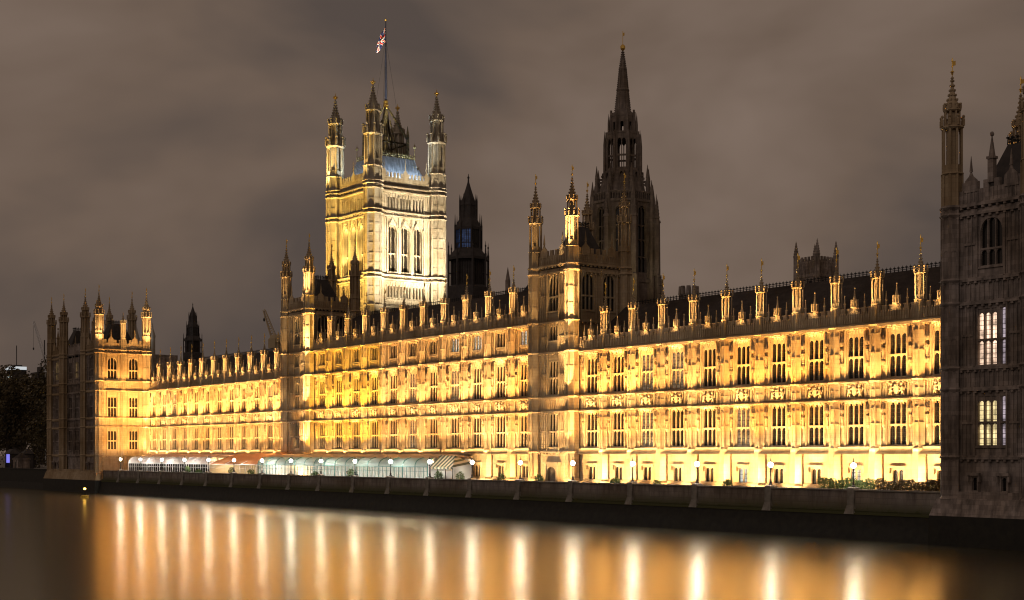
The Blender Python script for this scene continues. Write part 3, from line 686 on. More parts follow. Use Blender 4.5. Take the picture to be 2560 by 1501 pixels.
def pavilion(label, sgn, sA, lit_e, name='corner_pavilion'):
    """end pavilion: two turreted towers joined by a link. sgn=-1 runs away to the south of sA, +1 to the north"""
    xe = -sA; y0, y1 = -11.2, -0.7
    X = lambda d: xe+sgn*d
    xa, xb = sorted((X(0), X(30.0)))
    R = thing(name, label, 'pavilion', ((xa+xb)/2, -6, 3.7))
    off = (-R.location.x, -R.location.y, -R.location.z)
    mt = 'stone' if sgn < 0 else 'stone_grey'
    F = [(2.2, 8.95, 13.5, 3, (.47,), 'tracery', -.42), (2.2, 16.1, 21.3, 3, (.45,), 'tracery', -.42), (2.5, 24.9, 29.3, 3, (.36,), 'arch'), (.85, 8.95, 13.5, 1, (.47,), 'flat', 1.22), (.85, 16.1, 21.3, 1, (.45,), 'flat', 1.22)]
    G = [(.75, 4.7, 6.0, 1, (), 'flat')]
    st = [8.0, 14.1, 16.0, 21.8, 23.9]
    t1 = sorted((X(0), X(8.2))); t2 = sorted((X(21.8), X(30.0))); lk = sorted((X(8.2), X(21.8)))
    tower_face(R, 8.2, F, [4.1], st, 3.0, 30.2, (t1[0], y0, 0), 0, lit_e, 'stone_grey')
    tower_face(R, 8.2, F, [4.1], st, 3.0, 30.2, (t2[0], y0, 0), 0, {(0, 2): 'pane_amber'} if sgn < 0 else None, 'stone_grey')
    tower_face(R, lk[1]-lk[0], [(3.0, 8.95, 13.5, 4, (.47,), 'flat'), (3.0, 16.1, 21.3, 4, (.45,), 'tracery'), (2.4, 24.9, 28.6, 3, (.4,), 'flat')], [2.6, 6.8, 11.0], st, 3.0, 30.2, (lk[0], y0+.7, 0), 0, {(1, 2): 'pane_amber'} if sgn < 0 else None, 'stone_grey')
    FN = [(2.1, 9.15, 13.3, 3, (.47,), 'flat'), (2.1, 16.1, 20.8, 3, (.45,), 'tracery'), (2.2, 24.2, 28.9, 3, (.42,), 'arch')]
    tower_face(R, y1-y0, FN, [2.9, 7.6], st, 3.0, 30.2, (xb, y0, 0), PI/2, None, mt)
    b = MB(); b.box(xa, xb-.6, y1-.6, y1, 3.0, 30.2); b.box(xa, xa+.6, y0+.6, y1-.6, 3.0, 30.2); b.box(xa+.6, xb-.6, y0+.7, y1-.6, 29.6, 30.0)
    obj('wall', b, M[mt], R).location = off
    for T in (t1, t2): bands(R, T[0], T[1], y0, y1, [8.0, 14.1, 16.0, 21.8, 23.9, 29.8, 30.6], mt)
    bands(R, lk[0]+.4, lk[1]-.4, y0+.7, y1, [8.0, 14.1, 16.0, 21.8, 23.9, 30.4], 'stone_grey')
    for T in (t1, t2):
        parapet_ring(R, T[0], T[1], y0, y1, 30.75, 1.9, mt); hip_roof(R, T[0]+1.1, T[1]-1.1, y0+1.3, y1-1.3, 30.2, 36.3, 2.0, 2.6)
    p = MB(); p.box(lk[0]+1, lk[1]-1, y0+.6, y0+.9, 30.6, 32.0)
    n = 11
    for i in range(n): p.box(lk[0]+1.2+i*1.05, lk[0]+1.75+i*1.05, y0+.6, y0+.9, 32.002, 32.6)
    obj('parapet', p, M['stone_grey'], R).location = off
    hip_roof(R, lk[0]+1, lk[1]-1, y0+2, y1-1, 30.2, 34.5, 1.0, 2.6)
    zb = [8.0, 14.1, 16.0, 21.8, 23.9, 29.8, 30.5]
    pts = [(X(d), y) for d in (0, 8.2, 21.8, 30.0) for y in (y0, y1)]
    corner_turrets(R, pts, 30.4, 1.0, TUR_PAV, 12.1, zb, mt, 3.0)
    # slimmer pinnacle in the middle of the end wall
    sh = shaft_mb(.55, 3.0, 30.5, zb); mpn_ = turret_mb(.55, [30.5, 33.0, 36.2, None, 38.6], 5); sh.merge(mpn_, Matrix())
    o = obj('buttress', sh, M[mt], R); o.location = (xb+.1-R.location.x, (y0+y1)/2-R.location.y, -R.location.z)
    for T in (t1, t2):
        k = MB(); k.merge(pinnacle_mb(4.6, .55), Matrix.Translation(((T[0]+T[1])/2, y0+.1, 32.3))); obj('pinnacle', k, M[mt], R).location = off
    # battered plinth going down into the river, tide-stained at the foot
    f = MB(); f.frustum(xa-1.6, xb+1.6, y0-1.5, y1, -1.0, xa-1.5, xb+1.5, y0-1.4, y1, 2.7); obj('base', f, M['algae'], R).location = off
    f = MB(); f.frustum(xa-1.5, xb+1.5, y0-1.4, y1, 2.702, xa-.95, xb+.95, y0-.95, y1, 4.3); f.box(xa-.45, xb+.45, y0-.45, y0-.004, 4.3, 4.9); obj('plinth', f, M[mt], R).location = off
    # small loops of the ground storey
    for T in (t1, t2):
        for c in (-1.5, 1.5):
            window(R, ((T[0]+T[1])/2+c-R.location.x, y0-.34-R.location.y, -R.location.z), 0, .8, 4.92, 6.3, 'pane', lights=1, tiers=(), mt='stone_grey', hood=True)
    return R
def algae_mat():
    m = mat('tidal_algae', (0.016, 0.014, 0.008), 0.8, var=(0.007, 0.006, 0.004), scale=1.3, bump=.3); return m
M['algae'] = algae_mat()
PS = pavilion('far left turreted pavilion, near side floodlit gold and river side dark', -1, 294.2, {(0, 1): 'pane'})
PN = pavilion('near dark stone pavilion at the right edge with lit coloured windows', 1, 79.95, {(0, 0): 'pane_amber', (0, 1): 'pane_warm', (0, 3): 'pane_violet', (0, 4): 'pane_violet'})

# floodlights on the gold end wall of the far pavilion
xw = -294.2
for y in (-8.3, -3.6):
    spot((xw+8, y-.5, 8.4), (xw, y, 15), 700, WARM, .6, 95); spot((xw+7, y, 8.3), (xw, y, 26), 1500, WARM, .6, 60)
    area((xw+1.1, y, 24.1), 14, PI/2, 4, .12, 130, WARM, 110); area((xw+1.1, y, 14.3), 14, PI/2, 4, .12, 50, WARM, 110); area((xw+1.1, y, 8.5), 14, PI/2, 4, .12, 110, WARM, 110)
for y in (-11.2, -5.9, -.7):
    spot((xw+2.6, y-.6, 30.9), (xw+.5, y, 36.5), 260 if y != -5.9 else 120, WARM2, .3, 60)

# ------------------------------------------------------------------ great square flag tower
def flag_tower():
    x0, x1, y0, y1 = -333.5, -314.0, 68.0, 87.5; ln = 19.5; ZB = 30.0
    R = thing('flag_tower', 'tall square stone tower with four gold-crowned turrets, its right face floodlit white', 'tower', ((x0+x1)/2, (y0+y1)/2, 3.7))
    off = (-R.location.x, -R.location.y, -R.location.z)
    cs = [5.85, 9.75, 13.65]
    holes = [(c-1.3, c+1.3, 55.4, 67.6) for c in cs]
    small = [(c+k, a, d) for c in cs for k in (-1.35, -.45, .45, 1.35) for a, d in ((48.7, 51.7), (71.4, 74.7))]
    holes += [(c-.27, c+.27, a, d) for c, a, d in small]
    for yaw, org in ((0, (x0, y0, 0)), (PI/2, (x1, y0, 0))):
        mx = Matrix.Translation(org) @ Matrix.Rotation(yaw, 4, 'Z')
        b = MB(); b.wall(0, ln, ZB, 78.0, holes, 0, 1.3); b.box(1, ln-1, 1.9, 2.1, ZB, 78)
        for c in cs:
            b.arch(c, 2.6, 65.0, 67.55, 67.7, .05, .9, 8)
            for k in (-1, 1):
                b.box(c+k*1.78-.14, c+k*1.78+.14, -.35, -.003, 54.8, 70.0); b.prism(c+k*1.78, -.2, 70, 71.6, .25, .03, n=4)
                b.tube((c+k*1.75, -.2, 65.2), (c+k*1.25, -.25, 67.2), .14); b.tube((c+k*1.25, -.25, 67.2), (c+k*.35, -.28, 68.6), .13); b.tube((c+k*.35, -.28, 68.6), (c, -.3, 70.2), .12)
                for q in range(4): b.ell(c+k*(1.5-.36*q), -.35, 66.6+.75*q, .2, .2, .22, 5, 3)
            b.ell(c, -.35, 70.4, .3, .25, .35, 6, 4)
            for k in (-1, 1): b.ribs(c+k*1.48-.16, c+k*1.48+.16, 55.5, 66.2, .3, -.12, -.003, .09)
            b.ribs(c-1.5, c+1.5, 54.6, 55.3, .45, -.15, -.003, .1)
            for a, d in ((48.3, 51.9), (71.1, 74.9)):
                for k in range(5): b.box(c-1.8+k*.9-.09, c-1.8+k*.9+.09, -.25, -.003, a, d)
                b.box(c-1.95, c+1.95, -.2, -.003, a-.4, a-.05)
                for k in (-1.35, -.45, .45, 1.35): b.arch(c+k, .54, d-.5, d-.05, d, .05, .6, 3)
        for xa, xb in ((2.3, 3.95), (15.55, 17.2)):
            for za, zb in ((46.9, 53), (55, 61), (61.2, 69.4), (71.5, 75.6)): b.ribs(xa, xb, za, zb, .52, -.14, -.003, .11)
        b.ribs(2.3, 17.2, 74.95, 76.0, .5, -.12, -.003, .1); b.ribs(2.3, 17.2, 52.0, 53.0, .5, -.12, -.003, .1); b.ribs(2.3, 17.2, 46.6, 47.9, .55, -.12, -.003, .1); b.ribs(2.3, 17.2, 42.4, 46.0, .7, -.12, -.003, .1)
        for i in range(22): b.ell(2.6+i*.68, -.22, 70.55, .2, .2, .2, 5, 3); b.ell(2.6+i*.68, -.22, 54.1, .17, .17, .17, 5, 3)
        q = MB(); q.merge(b, mx); obj('wall', q, M['stone_pale'], R).location = off
        for c in cs:
            p = mx @ Vector((c, .75, 0)); window(R, (p.x+off[0], p.y+off[1], off[2]), yaw, 2.58, 55.4, 67.4, 'pane', lights=2, tiers=(.40,), head='arch', mt='stone_pale', depth=.4)
        for c, a, d in small:
            pm = MB(); pm.box(-.25, .25, .6, .65, a, d); p = mx @ Vector((c, 0, 0)); obj('window', pm, M['pane'], R, (p.x+off[0], p.y+off[1], off[2]), yaw)
    b = MB(); b.box(x0, x1, y1-1, y1, ZB, 78); b.box(x0, x0+1, y0+1.4, y1-1, ZB, 78); b.box(x0+1, x1-1.4, y0+1.4, y1-1, 77.2, 77.8)
    obj('wall', b, M['stone_pale'], R).location = off
    for z in (46.4, 53.5, 54.6, 69.9, 71.0, 76.3, 77.4):
        c = MB(); c.ring(x0, x1, y0, y1, z-.35, z, .55); c.ring(x0, x1, y0, y1, z+.003, z+.3, .3); obj('string_course', c, M['stone_pale'], R).location = off
    parapet_ring(R, x0, x1, y0, y1, 78.0, 3.1, 'stone_pale', 3)
    shaft = shaft_mb(2.4, ZB, 78.5, [46.4, 53.5, 54.6, 69.9, 71.0, 76.3, 77.4, 78.2], False).mesh('corner_shaft', M['stone_pale'])
    tur = turret_mb(2.35, [0, 3.6, 11.8, 17.8, 24.5], 8).mesh('turret', M['stone_pale']); cw = crown_mb(.72).mesh('crown_finial', M['gold'])
    for x in (x0, x1):
        for y in (y0, y1):
            obj('corner_shaft', shaft, parent=R, loc=(x+off[0], y+off[1], off[2])); tt = obj('turret', tur, parent=R, loc=(x+off[0], y+off[1], 78.4+off[2]))
            obj('crown_finial', cw, parent=tt, loc=(0, 0, 24.3))
    # iron roof
    r = MB(); r.frustum(x0+1.2, x1-1.2, y0+1.2, y1-1.2, 78.2, x0+3.4, x1-3.4, y0+3.4, y1-3.4, 83.4)
    r.frustum(x0+4, x1-4, y0+1.15, y1-1.15, 78.25, x0+4.3, x1-4.3, y0+4.2, y1-4.2, 86.0); r.frustum(x0+1.15, x1-1.15, y0+4, y1-4, 78.3, x0+4.2, x1-4.2, y0+4.3, y1-4.3, 86.02)
    for i in range(13):
        f = 4.2+i*(ln-8.4)/12
        for k in (0, 1):
            A = [(x0+f, y0+1.15, 78.3), (x0+f, y0+4.2, 86.0)] if k == 0 else [(x1-1.15, y0+f, 78.3), (x1-4.2, y0+f, 86.0)]
            r.tube(A[0], A[1], .10, n=4)
    ro = obj('roof', r, M['iron_roof'], R); ro.location = off
    c = MB(); P = [(x0+4.2, y0+4.2, 86.05), (x1-4.2, y0+4.2, 86.05), (x1-4.2, y1-4.2, 86.05), (x0+4.2, y1-4.2, 86.05)]
    for a, d in zip(P, P[1:]+P[:1]): cresting(c, a, d, 1.5, .6)
    P = [(x0+3.4, y0+3.4, 83.4), (x1-3.4, y0+3.4, 83.4), (x1-3.4, y1-3.4, 83.4), (x0+3.4, y1-3.4, 83.4)]
    for a, d in zip(P, P[1:]+P[:1]):
        a = Vector(a); d = Vector(d); cresting(c, tuple(a), tuple(a+(d-a)*.12), .9, .6); cresting(c, tuple(d-(d-a)*.12), tuple(d), .9, .6)
    for x, y in ((x0+4.2, y0+4.2), (x1-4.2, y0+4.2), (x1-4.2, y1-4.2), (x0+4.2, y1-4.2)): c.prism(x, y, 86, 89.3, .16, .05, n=6); c.ell(x, y, 89.4, .45, .45, .35, 6, 4); c.prism(x, y, 89.5, 90.5, .2, .02, n=4)
    obj('ridge_cresting', c, M['gold_dull'], ro)
    # iron crown frame carrying the flagpole
    f = MB(); cx, cy = (x0+x1)/2, (y0+y1)/2
    for sx in (-1, 1):
        for sy in (-1, 1):
            a = (cx+sx*4.2, cy+sy*4.2, 86); f.prism(a[0], a[1], 86, 92.5, .55, .45, n=6); f.prism(a[0], a[1], 92.5, 95.2, .5, .03, n=6)
            f.tube((a[0], a[1], 91.5), (cx+sx*.4, cy+sy*.4, 100.2), .42, .26, 6); f.tube((a[0]*.6+cx*.4, a[1]*.6+cy*.4, 86), (cx+sx*.8, cy+sy*.8, 97.0), .26, .2, 6)
            f.tube((cx+sx*4.2, cy-4.2, 90.3), (cx+sx*4.2, cy+4.2, 90.3), .22); f.tube((cx-4.2, cy+sy*4.2, 90.3), (cx+4.2, cy+sy*4.2, 90.3), .22)
    for i in range(9):
        v = -4.2+i*1.05
        for k in (-1, 1): f.prism(cx+v, cy+k*4.2, 86, 91.6, .14, .02, n=4); f.prism(cx+k*4.2, cy+v, 86, 91.6, .14, .02, n=4)
    f.prism(cx, cy, 86, 100, .55, .4, n=8)
    fr = obj('crown_frame', f, M['iron_gilt'], R); fr.location = off
    # floodlights
    xm, ym = (x0+x1)/2, (y0+y1)/2
    WH = (1.0, .84, .58); YE = (1.0, .62, .13)
    for y in (y0+3, ym, y1-3): spot((x1+20, y+1.0, 31), (x1, y, 63), 4300, WH, .8, 44)
    for x in (x0+2, xm, x1-2): spot((x-1, y0-20, 31), (x, y0, 68), 5200, YE, .8, 58)
    for c in cs: spot((x0+c, y0-1.0, 56.0), (x0+c, y0+.3, 66), 600, (1, .74, .25), .4, 70); spot((x1+1.2, y0+c, 55.6), (x1+.2, y0+c, 66), 70, WH, .4, 80)
    for x in (x0, x1): spot((x-.6, y0-5.2, 77.9), (x, y0-1, 88), 900 if x == x0 else 200, (1, .66, .24), .4, 60)
    spot((x0+6, y0+1.5, 80), (x0+1.5, y0+.6, 88), 220, (.9, 1, .95), .4, 70); spot((x1-1.5, y1-6, 80), (x1-.8, y1-1.5, 88), 200, (.92, 1, .97), .4, 70)
    CB = (.62, .80, 1.0)
    area((x1-.75, ym, 79.3), 42, PI/2, 13, .3, 2000, CB, 120); area((xm, y0+.75, 79.3), 42, 0, 13, .3, 800, CB, 120)
    spot((cx+2, cy-3, 87), (cx, cy, 97), 160, (1, .85, .5), .4, 80); spot((x1-3, y0+7, 87), (cx, cy, 101), 500, (1, .9, .6), .3, 30)
    # flagpole and flag
    FP = thing('flagpole', 'dark flagpole with gilded collar and drooping union flag on top of the great tower', 'flagpole', (cx, cy, 100.0))
    p = MB(); p.lathe(0, 0, [(0, .34), (6, .30), (14, .22), (23.2, .13)], 10); obj('pole', p, mat('navy_painted_pole', (.025, .03, .06), .4), FP)
    p = MB(); p.lathe(0, 0, [(-.1, .5), (.2, .75), (.5, .55), (.9, .75), (1.3, .5), (1.9, .6), (2.2, .36)], 10); obj('collar', p, M['gold'], FP)
    obj('crown_finial', crown_mb(.42), M['gold'], FP, (0, 0, 23.1))
    p = MB()
    for k in range(4): a = PI/4+k*PI/2; p.tube((4.2*math.cos(a), 4.2*math.sin(a), -8), (.1*math.cos(a), .1*math.sin(a), 18), .035, n=3)
    obj('stay', p, M['iron'], FP)
    NU, NV = 40, 24; me = bpy.data.meshes.new('flag'); vs = []; fs = []; mi = []
    for i in range(NU+1):
        for j in range(NV+1):
            u, v = i/NU*2, j/NV                      # fly 2 x hoist 1
            du = u*3.1                               # hanging: fly drops down and left of the pole
            fold = math.sin(v*PI*3.2+u*1.2)*.42*min(1, u*1.4)
            x = -.15-du*.30-(1-v)*.15*u; y = fold-.2*u; z = 21.6-(1-v)*4.0*(1-.42*min(1, u))-du*.70-.25*math.sin(v*PI)*u
            # lie across the view: world offset along -x and slightly -y
            vs.append((x*.62+fold*.25, x*.75*1.0+fold, z))
    for i in range(NU):
        for j in range(NV):
            a = i*(NV+1)+j; fs.append((a, a+NV+1, a+NV+2, a+1))
            u, v = (i+.5)/NU*2-1, (j+.5)/NV-.5       # -1..1, -.5...5
            d = min(abs(v-u*.5), abs(v+u*.5))/1.118
            k = 0
            if d < .10: k = 1
            if d < .035: k = 2
            if abs(v) < .165 or abs(u) < .165: k = 1
            if abs(v) < .1 or abs(u) < .1: k = 2
            mi.append(k)
    me.from_pydata(vs, [], fs)
    for nm, cc in (('flag_blue', (.02, .03, .14)), ('flag_white', (.75, .72, .70)), ('flag_red', (.55, .03, .04))): me.materials.append(mat(nm, cc, .8))
    for pl, k in zip(me.polygons, mi): pl.material_index = k; pl.use_smooth = True
    fo = bpy.data.objects.new('flag', me); COL.objects.link(fo); fo.parent = FP
    sd = fo.modifiers.new('thick', 'SOLIDIFY'); sd.thickness = .03
    spot((cx-2, cy-6, 100), (cx-2, cy-2, 118), 380, (1, .95, .85), .4, 40)
M['gold_dull'] = mat('gilded_iron', (.55, .42, .16), .5, .6, var=(.25, .2, .1), scale=3)
M['iron_gilt'] = mat('iron_touched_with_gilding', (.14, .10, .04), .45, .5, var=(.02, .02, .018), scale=1.4)
flag_tower()

# ------------------------------------------------------------------ octagonal spire tower
def spire_tower():
    cx, cy = -219.0, 70.0
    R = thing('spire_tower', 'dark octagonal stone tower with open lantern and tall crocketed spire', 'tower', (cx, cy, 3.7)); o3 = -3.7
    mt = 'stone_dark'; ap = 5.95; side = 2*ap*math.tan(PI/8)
    b = MB()
    for i in range(8):
        mx = Matrix.Rotation(i*PI/4, 4, 'Z') @ Matrix.Translation((-side/2, -ap, 0)); q = MB()
        q.wall(.02, side-.02, 30, 59.2, [(side/2-1.15, side/2+1.15, 44.5, 57.9)], 0, .7); q.box(.5, side-.5, .75, .9, 30, 59)
        q.arch(side/2, 2.3, 56.2, 57.85, 57.95, .02, .5, 6)
        for k in (-1, 1): q.ribs(side/2+k*1.6-.3, side/2+k*1.6+.3, 43.6, 58.6, .3, -.12, -.003, .1)
        q.box(.3, side-.3, -.25, -.003, 58.7, 59.2); q.box(.3, side-.3, -.25, -.003, 42.6, 43.2); q.box(0.3, side-.3, -.25, .0-.003, 38, 38.5)
        q.ribs(.3, side-.3, 59.25, 60.6, .55, .0, .25, .14); q.box(.2, side-.2, -.05, .3, 60.6, 60.85)
        b.merge(q, mx)
        a = PI/8+i*PI/4; X, Y = ap/math.cos(PI/8)*math.cos(a), ap/math.cos(PI/8)*math.sin(a); b.prism(X, Y, 30, 60.2, .62, .5, n=8); b.prism(X, Y, 60.2, 63.3, .45, .03, n=4)
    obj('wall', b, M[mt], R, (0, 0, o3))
    for i in range(8):
        yaw = i*PI/4; p = Matrix.Rotation(yaw, 4, 'Z') @ Vector((0, -ap+.3, 0)); window(R, (p.x, p.y, o3), yaw, 2.3, 44.5, 57.7, 'pane', lights=2, tiers=(.24, .5, .72), head='arch', mt=mt)
    f = MB()                                              # outer buttress piers with fliers
    for i in range(8):
        a = PI/8+i*PI/4; X, Y = 7.5*math.cos(a), 7.5*math.sin(a)
        f.prism(X*1.06, Y*1.06, 30, 44, .85, .7, n=4, rot=a); f.prism(X, Y, 44, 55.5, .62, .5, n=4, rot=a); f.prism(X, Y, 55.5, 56, .7, .6, n=4, rot=a); f.prism(X, Y, 56, 60.4, .42, .03, n=4, rot=a)
        for k in range(5): f.prism(X, Y, 56.6+k*.7, 56.85+k*.7, .46-.08*k, .42-.08*k, n=4, rot=a)
        for zz in (45, 54.2): f.tube((X, Y, zz), (5.8*math.cos(a), 5.8*math.sin(a), zz+1.2), .3, n=4)
        X, Y = 5.55*math.cos(a), 5.55*math.sin(a); f.prism(X, Y, 59, 63.8, .42, .36, n=8); f.prism(X, Y, 63.8, 66.5, .4, .03, n=8); f.tube((X, Y, 62.5), (4*math.cos(a), 4*math.sin(a), 63.6), .14, n=4)
    obj('buttress', f, M[mt], R, (0, 0, o3))
    l = MB()
    l.lathe(0, 0, [(59.2, 5.9), (60.5, 5.5), (61.4, 4.9), (64.0, 4.35)], 8)
    for i in range(8):
        a = PI/8+i*PI/4
        for k in range(7): rr = 5.9-1.5*k/6; l.box(rr*math.cos(a)-.16, rr*math.cos(a)+.16, rr*math.sin(a)-.16, rr*math.sin(a)+.16, 60.3+.65*k, 60.7+.65*k)
    l.lathe(0, 0, [(64.0, 4.2), (65.5, 3.75), (65.9, 3.55)], 8)
    for i in range(8):
        mx = Matrix.Rotation(i*PI/4, 4, 'Z'); q = MB(); q.box(-.32, .32, -4.25, -4.05, 61.5, 62.0); q.arch(0, .7, 64.2, 65.0, 65.3, -4.2, -3.4, 4); q.box(-.55, -.35, -4.2, -3.4, 62, 65.3); q.box(.35, .55, -4.2, -3.4, 62, 65.3); l.merge(q, mx)
        a = PI/8+i*PI/4; X, Y = 3.3*math.cos(a), 3.3*math.sin(a)
        l.prism(X, Y, 65.7, 73.4, .50, .42, n=4, rot=a); l.prism(X*1.18, Y*1.18, 62.5, 70.6, .30, .26, n=4, rot=a); l.prism(X*1.18, Y*1.18, 70.6, 73.6, .28, .03, n=4, rot=a); l.tube((X*1.18, Y*1.18, 69.3), (X, Y, 70.3), .15, n=4)
        q = MB(); w = 2*3.3*math.sin(PI/8)-.75; d = -3.3*math.cos(PI/8)
        for z in (65.7, 68.3, 72.0): q.box(-w/2-.2, w/2+.2, d-.15, d+.15, z, z+(.9 if z == 72 else .35))
        q.box(-.09, .09, d-.12, d+.12, 66, 72); q.arch(-w/4, w/2-.1, 71, 71.9, 72, d-.12, d+.12, 3); q.arch(w/4, w/2-.1, 71, 71.9, 72, d-.12, d+.12, 3)
        q.box(-w/2-.2, w/2+.2, d-.2, d+.25, 72.91, 73.3)
        d2 = -2.45*math.cos(PI/8); w2 = 2*2.45*math.sin(PI/8)
        q.box(-w2/2, -.3, d2-.1, d2+.2, 73.3, 77.2); q.box(.3, w2/2, d2-.1, d2+.2, 73.3, 77.2); q.box(-.3, .3, d2-.1, d2+.2, 75.4, 77.2); q.box(-w2/2-.1, w2/2+.1, d2-.16, d2-.102, 76.6, 77.3)
        l.merge(q, mx)
        X, Y = 2.5*math.cos(a), 2.5*math.sin(a); l.prism(X, Y, 73.0, 77.9, .26, .24, n=4, rot=a); l.prism(X*1.22, Y*1.22, 73.0, 75.2, .2, .17, n=4, rot=a); l.prism(X*1.22, Y*1.22, 75.2, 77.2, .18, .02, n=4, rot=a)
    l.prism(0, 0, 72.6, 73.2, 3.2); l.prism(0, 0, 77.0, 77.5, 2.4, 2.1)
    obj('lantern', l, M[mt], R, (0, 0, o3))
    s = MB(); prof = [(77.5, 1.72), (82.0, 1.18), (86.3, .74), (90.3, .13)]; s.lathe(0, 0, prof, 8)
    for z, r in ((82.0, 1.35), (86.3, .86)): s.prism(0, 0, z-.25, z+.15, r*.9, r*1.05); s.prism(0, 0, z+.15, z+.5, r*1.05, r*.9)
    for (z0, r0), (z1, r1) in zip(prof, prof[1:]):
        n = int((z1-z0)/.42)
        for k in range(n):
            f_ = k/n; r = r0+(r1-r0)*f_; z = z0+(z1-z0)*f_
            for i in range(8): a = PI/8+i*PI/4; x, y = (r+.05)*math.cos(a), (r+.05)*math.sin(a); s.box(x-.08, x+.08, y-.08, y+.08, z-.08, z+.12)
    sp = obj('spire', s, M[mt], R, (0, 0, o3))
    v = MB(); v.lathe(0, 0, [(90.2, .15), (90.6, .5), (91.0, .55), (91.3, .4), (91.5, .15)], 8); v.tube((0,0,91.4), (0,0,94.2), .06); v.box(-.03, .5, -.03, .03, 93.2, 93.8); obj('weathervane', v, M['gold'], sp)
    spot((cx+14, cy-16, 34), (cx, cy, 50), 150, (1, .78, .36), .5, 70)
spire_tower()

# ------------------------------------------------------------------ dark ventilation towers and buildings behind
def vent_tower(label, cx, cy, s, zt, lit):
    R = thing('ventilation_tower', label, 'tower', (cx, cy, 3.7)); Z = lambda z: zt-(67.0-z)*s-3.7
    b = MB(); b.lathe(0, 0, [(20-3.7, 4.6*s), (Z(43), 4.5*s), (Z(43.3), 4.2*s), (Z(43.6), 3.5*s)], 8)
    b.prism(0, 0, Z(43.5), Z(48.8), 3.35*s)
    for i in range(8):
        a = PI/8+i*PI/4
        b.prism(4.25*s*math.cos(a), 4.25*s*math.sin(a), Z(42), Z(50.0), .26*s, n=6); b.prism(4.25*s*math.cos(a), 4.25*s*math.sin(a), Z(50), Z(52.6), .2*s, .03, n=6); b.ell(4.25*s*math.cos(a), 4.25*s*math.sin(a), Z(51.6), .2*s, .2*s, .3*s, 5, 3)
        b.tube((4.25*s*math.cos(a), 4.25*s*math.sin(a), Z(46)), (3.4*s*math.cos(a), 3.4*s*math.sin(a), Z(46)), .15*s, n=4)
        b.prism(2.85*s*math.cos(a), 2.85*s*math.sin(a), Z(51.0), Z(56.2), .20*s, n=6); b.prism(2.85*s*math.cos(a), 2.85*s*math.sin(a), Z(56.2), Z(58.4), .17*s, .03, n=6)
        b.prism(1.85*s*math.cos(a), 1.85*s*math.sin(a), Z(57), Z(61.4), .16*s, n=6); b.prism(1.85*s*math.cos(a), 1.85*s*math.sin(a), Z(61.4), Z(62.6), .15*s, .03, n=6)
        q = MB(); q.ribs(-1.3*s, 1.3*s, Z(43.6), Z(48.7), .5*s, -3.3*s, -3.1*s, .12*s); b.merge(q, Matrix.Rotation(i*PI/4, 4, 'Z'))
    b.lathe(0, 0, [(Z(48.8), 4.4*s), (Z(49.3), 4.4*s), (Z(51.1), 2.9*s), (Z(51.3), 2.9*s)], 8)
    b.lathe(0, 0, [(Z(55.1), 2.9*s), (Z(55.6), 2.95*s), (Z(57.6), 1.9*s), (Z(60.1), 1.75*s), (Z(60.3), 1.85*s), (Z(62.2), 1.15*s), (Z(64), .55*s), (Z(65.2), .2*s), (Z(67), .05)], 8)
    b.ell(0, 0, Z(66.2), .25*s, .25*s, .3*s, 6, 4)
    obj('body', b, M['dark_metal'], R)
    w = MB(); w.prism(0, 0, Z(51.3), Z(55.1), 2.55*s); wo = obj('lantern_window', w, M['pane_blue' if lit else 'pane'], R)
    m = MB()
    for i in range(8):
        q = MB(); q.ribs(-.95*s, .95*s, Z(51.3), Z(55.1), .48*s, -2.5*s, -2.36*s, .09*s, False); q.box(-1*s, 1*s, -2.5*s, -2.36*s, Z(52.2), Z(52.35)); m.merge(q, Matrix.Rotation(i*PI/4, 4, 'Z'))
    obj('mullions', m, M['dark_metal'], wo)
vent_tower('dark octagonal ventilation tower with blue lit lantern windows, right of the flag tower', -245.2, 50, 1.0, 67.0, True)
vent_tower('small dark octagonal turret behind the far left wing roof', -430, 70, .68, 57.0, False)

def church_tower():
    R = thing('church_tower', 'distant grey square church tower with four pinnacles behind the right roof', 'tower', (-264.9, 180, 3.7)); z = -3.7
    b = MB(); a = 3.8; b.box(-a, a, -a, a, 0, 57.3+z); 
    for yaw in range(4):
        q = MB()
        for c in (-1.6, 1.6): q.box(c-.95, c-.8, -a-.2, -a-.002, 49+z, 56+z); q.box(c+.8, c+.95, -a-.2, -a-.002, 49+z, 56+z); q.arch(c, 1.6, 54+z, 55.6+z, 56+z, -a-.2, -a-.002, 4)
        q.box(-a, a, -a-.3, -a-.003, 56.6+z, 57.3+z)
        for i in range(6): q.box(-3.3+i*1.2, -2.7+i*1.2, -a, -a+.4, 61+z, 62.2+z)
        q.box(-a+.3, a-.3, -a, -a+.4, 57.3+z, 61+z); q.ribs(-a+.5, a-.5, 57.5+z, 60.6+z, .7, -a-.12, -a-.002, .15)
        b.merge(q, Matrix.Rotation(yaw*PI/2, 4, 'Z'))
    obj('wall', b, M['stone_grey'], R)
    p = MB(); p.prism(0, 0, 40+z, 62.4+z, .85, .75); p.lathe(0, 0, [(62.4+z, .85), (62.8+z, .85), (63+z, .7), (66.8+z, .06)], 8)
    for k in range(5): p.prism(0, 0, 63.3+z+k*.7, 63.55+z+k*.7, .78-.13*k, .72-.13*k)
    me = p.mesh('pinnacle', M['stone_grey'])
    for x in (-a, a):
        for y in (-a, a): obj('pinnacle', me, parent=R, loc=(x, y, 0))
    q = MB()
    for i in range(4):
        for c in (-1.6, 1.6): q.merge((lambda t: (t.box(c-.8, c+.8, -a-.05, -a-.004, 49+z, 56+z), t)[1])(MB()), Matrix.Rotation(i*PI/2, 4, 'Z'))
    obj('louvre', q, M['iron'], R)
church_tower()
